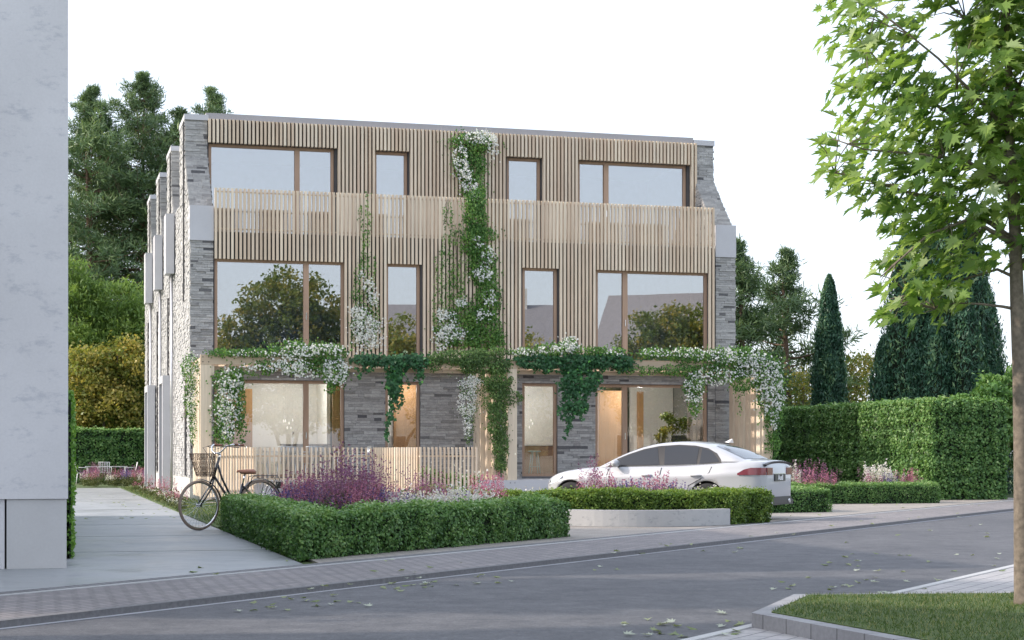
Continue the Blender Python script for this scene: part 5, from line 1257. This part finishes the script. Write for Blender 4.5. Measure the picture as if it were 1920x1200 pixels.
def slat_table(name, label, loc, rz, l, w, h, mat):
    t = thing(name, label, 'table', loc, rz); s = MB(); n = int(w / .08)
    for i in range(n): s.box(-l / 2, l / 2, -w / 2 + i * w / n, -w / 2 + (i + .85) * w / n, h - .025, h)
    s.build('table_top', mat, t)
    for sx in (-1, 1):
        for sy in (-1, 1): MB().tube([(sx * (l / 2 - .08), sy * (w / 2 - .06), h - .02), (sx * (l / 2 - .05), sy * (w / 2 - .03), 0)], .014, 6).build('leg', mat, t)
    return t
GC = 'steel slat chairs on the terrace'
slat_chair('garden_chair', 'steel slat chair at the left end of the terrace table, behind the bicycle rack', (1.55, -1.6, .50), 0, 'steel', GC)
slat_chair('garden_chair', 'steel slat chair turned with its back to the left window mullion', (2.95, -1.75, .50), math.pi / 2, 'steel', GC)
slat_chair('garden_chair', 'steel slat chair on the near side of the terrace table, third from the left', (2.2, -2.0, .50), math.pi / 2, 'steel', GC)
slat_chair('garden_chair', 'steel slat chair facing left at the right end of the table, beside the slate wall', (4.15, -1.5, .50), math.pi, 'steel', GC)
slat_table('garden_table', 'long steel slat table on the terrace behind the fence', (2.7, -1.35, .50), 0, 1.9, .8, .74, 'steel')
GL = 'white garden chairs at the end of the path'
yy = 68
for x, rz, lb_ in ((155, 0, 'white slatted garden chair at the left end of the low table'), (196, -math.pi / 2, 'white slatted garden chair behind the middle of the low white table'), (243, math.pi, 'white slatted garden chair at the right end of the low table')):
    slat_chair('garden_chair', lb_, at(x, yy + (1 if x == 196 else 0)), rz, 'white_paint', GL)
slat_table('garden_table', 'low white slatted table between the white chairs at the far end of the path', at(199, yy), 0, 1.6, .7, .7, 'white_paint')
slat_table('side_table', 'small white table close to the house corner at the far end of the path', at(266, 66), 0, .5, .5, .45, 'white_paint')
# indoors, behind the glass
ki = thing('kitchen_island', 'white kitchen island seen through the left ground floor window', 'kitchen counter', (3.3, 2.3, ZG - .008))
box('cabinet', 'white_paint', ki, -.55, .65, -.35, .35, 0, .86); box('worktop', 'planter_concrete', ki, -.6, .7, -.4, .4, .863, .90)
MB().tube([(-.3, 0, .9), (-.3, 0, 1.2), (-.3, -.06, 1.26), (-.3, -.14, 1.24), (-.3, -.15, 1.17)], .012, 8).build('tap', 'chrome', ki)
k2 = thing('kitchen_counter', 'timber fronted kitchen counter in the narrow window right of the centre post', 'kitchen counter', (9.9, 2.9, ZG - .008))
box('cabinet', 'frame_wood', k2, -1.0, 1.0, -.3, .3, 0, .86); box('worktop', 'white_paint', k2, -1.03, 1.03, -.33, .33, .863, .90)
def stool(label, loc):
    t = thing('bar_stool', label, 'stool', loc, 0, 'pale blue stools at the kitchen counter')
    MB().lathe([(.001, .68), (.17, .68), (.18, .70), (.17, .72), (.001, .72)], seg=18).build('seat', 'sky_blue_paint', t)
    for k in range(4):
        a = math.pi / 4 + k * math.pi / 2; MB().tube([(.10 * math.cos(a), .10 * math.sin(a), .68), (.2 * math.cos(a), .2 * math.sin(a), 0)], .016, 6).build('leg', 'sky_blue_paint', t)
    MB().lathe([(.15, .25), (.16, .25), (.16, .265), (.15, .265)], seg=18, closed=True).build('footrest', 'sky_blue_paint', t)
stool('pale blue bar stool, the left one in the narrow window', (9.45, 2.1, ZG - .008)); stool('pale blue bar stool, the right one in the narrow window', (9.95, 2.15, ZG - .008))
pt = crown_tree('potted_shrub', 'round yellow green potted shrub inside the wide window above the car boot', (13.75, .9, ZG - .008), [(0, 0, 1.45, .40, .30, .48), (-.3, 0, 1.15, .3, .25, .35), (.1, 0, 1.1, .3, .25, .35)], 9000, 'mixed_autumn_leaf', (.06, .09), clump=.13, r=.02)
MB().lathe([(.001, 0), (.16, 0), (.2, .35), (.18, .36), (.17, .33), (.001, .33)], seg=18).build('pot', 'planter_concrete', pt)

# ================================================================ FALLEN LEAVES
fm = []
for q in range(3):
    k = len(T_MAPLE[0]); V = T_MAPLE[0].copy(); V[:, 2] = .35 * abs(V[:, 0]) * (1 if q else -.6) + .18 * (V[:, 1] ** 2) * (1 if q < 2 else -.5) + .06; V *= .13
    o = npmesh('fallen_leaf', V, T_MAPLE[1], 'fallen', None, [(.25, .95, .55)[q]] * 2); fm.append(o)
LS = []
def lf(x0, x1, y0, y1, n):
    for _ in range(n): LS.append((random.uniform(x0, x1), random.uniform(y0, y1)))
for b in ((445, 540, 1106, 1152, 9), (540, 700, 1095, 1140, 14), (700, 830, 1083, 1112, 13), (850, 960, 1080, 1098, 8), (1100, 1160, 1050, 1070, 3), (1180, 1420, 1020, 1045, 8), (1150, 1300, 1160, 1195, 14), (1340, 1420, 1150, 1195, 8), (1420, 1760, 1080, 1128, 22), (1530, 1900, 1035, 1075, 22), (1400, 1880, 985, 1020, 10),
          (350, 560, 1045, 1080, 5), (640, 900, 1050, 1075, 8), (1300, 1880, 962, 985, 16), (160, 330, 925, 975, 30), (1110, 1250, 1030, 1045, 4), (1480, 1880, 945, 958, 14)): lf(*b)
first = set()
for i, (x, y) in enumerate(LS):
    p = gd(x, y, -.05); s = p.y - p.x
    z = -.053 if -35.5 < s < -29.1 else (.001 if s > -29.1 else -.043)
    p = gd(x, y, z); q = i % 3; o = fm[q] if q not in first else fm[q].copy()
    if q in first: COL.objects.link(o)
    first.add(q); o.location = (p.x, p.y, z + .002); o.rotation_euler = (random.uniform(-.2, .2), random.uniform(-.2, .2), random.random() * 6.28)
    sc = random.uniform(.38, .68); o.scale = (sc, sc, sc)
    w_ = 'on the asphalt road' if z < -.05 else ('on the pavement and path in front of the house' if z > 0 else 'on the paving across the road')
    tagp(o, ('pale upturned', 'green', 'yellow green')[0 if q == 1 else (1 if q == 0 else 2)] + ' fallen maple leaf ' + w_, 'leaf', 'fallen leaves ' + w_ + (' pale', ' green', ' yellow')[0 if q == 1 else (1 if q == 0 else 2)])

# ================================================================ THE OTHER SIDE OF THE STREET (seen in the panes; throws the shade on the road)
def mir(x, Y, z=0): p = at(x, Y, z); return Vector((p.x, .25 - p.y, z))
GT = 'street trees across the road, reflected in the windows'
crown_tree('broadleaf_tree', 'large dark tree reflected in the wide left first floor window', mir(540, 96), [(0, 0, 8.9, 2.7, 2.4, 2.8), (-2.9, 0, 6.4, 1.9, 1.8, 2.4), (2.6, 0, 7.4, 2.0, 1.8, 2.6), (0, 1, 4.6, 3.6, 2.4, 2.4)], 30000, 'mixed_autumn_leaf', (.16, .28))
crown_tree('broadleaf_tree', 'golden tree reflected in the left narrow first floor window', mir(740, 92), [(0, 0, 6.2, 2.2, 2.0, 2.4), (-2.5, 0, 4.2, 1.8, 1.8, 2), (2.2, 0, 3.8, 1.6, 1.6, 1.8)], 13000, 'autumn_leaf', (.15, .26))
crown_tree('broadleaf_tree', 'tree reflected in the wide right first floor window', mir(1235, 95), [(0, 0, 6.8, 2.2, 2.0, 2.6), (1.8, 0, 7.8, 1.4, 1.4, 1.8), (-1.7, 0, 5.2, 1.5, 1.5, 1.8), (0, 0, 4, 2.6, 2, 2)], 22000, 'mixed_autumn_leaf', (.15, .26))
crown_tree('broadleaf_tree', 'small golden tree reflected in the right narrow window', mir(975, 93), [(0, 0, 5.6, 1.3, 1.3, 2.2), (.8, 0, 2.6, 1.1, 1.1, 1.5)], 7000, 'autumn_leaf', (.14, .24))
def gable_house(label, c, w, l, h, rh, rz, wall):
    t = thing('neighbour_house', label, 'house', c, rz)
    MB().prismx([(-w / 2, 0), (w / 2, 0), (w / 2, h), (0, h + rh), (-w / 2, h)], -l / 2, l / 2).build('wall', wall, t)
    rf = MB()
    for s in (-1, 1):
        rf.add([(-l / 2 - .4, s * (w / 2 + .5), h - .35), (l / 2 + .4, s * (w / 2 + .5), h - .35), (l / 2 + .4, 0, h + rh + .14), (-l / 2 - .4, 0, h + rh + .14), (-l / 2 - .4, s * (w / 2 + .5), h - .2), (l / 2 + .4, s * (w / 2 + .5), h - .2), (l / 2 + .4, 0, h + rh + .29), (-l / 2 - .4, 0, h + rh + .29)], [(0, 1, 2, 3), (4, 5, 6, 7), (0, 1, 5, 4), (0, 3, 7, 4), (1, 2, 6, 5)])
    r_ = rf.build('roof', 'roof_tile', t); MB().box(l * .2, l * .2 + .9, -.5, .5, h + rh - .5, h + rh + 1.3).build('chimney', 'render_white', r_)
    for x in (-l / 3, 0, l / 3):
        for z in (1.0, h - 2.0):
            for s in (-1, 1):
                fw_ = MB().box(x - .6, x + .6, s * (w / 2) - .03, s * (w / 2) + .03, z, z + 1.4).build('window', 'white_paint', t); MB().box(x - .52, x + .52, s * (w / 2 + .035) - .004, s * (w / 2 + .035) + .004, z + .08, z + 1.32).build('pane', 'tinted_glass', fw_)
    return t
gable_house('white gabled house with a chimney reflected in the wide right first floor window', mir(1300, 106), 7, 10, 7.4, 3.4, .6, 'render_white')
gable_house('white house reflected in the narrow first floor windows', mir(880, 112), 8, 14, 8.2, 2.4, .2, 'render_white')
GSH = 'trees left of the picture whose shade falls across the road'
crown_tree('broadleaf_tree', 'tree left of the picture shading the pavement in front of the concrete building', (-9.5, -29.4, 0), [(0, 0, 3.6, 1.8, 1.7, 3.0), (0, .2, 6.8, 1.3, 1.1, 2.2), (-1.5, .0, 5, 1.8, 1.6, 3), (-3, 0, 8.0, 1.1, 1, 2)], 26000, 'mixed_autumn_leaf', (.26, .42))
gable_house('white neighbouring house left of the picture, shading the near part of the road', Vector((-15.5, -37.4, 0)), 9.4, 12, 7.2, 3.2, 0, 'render_white')
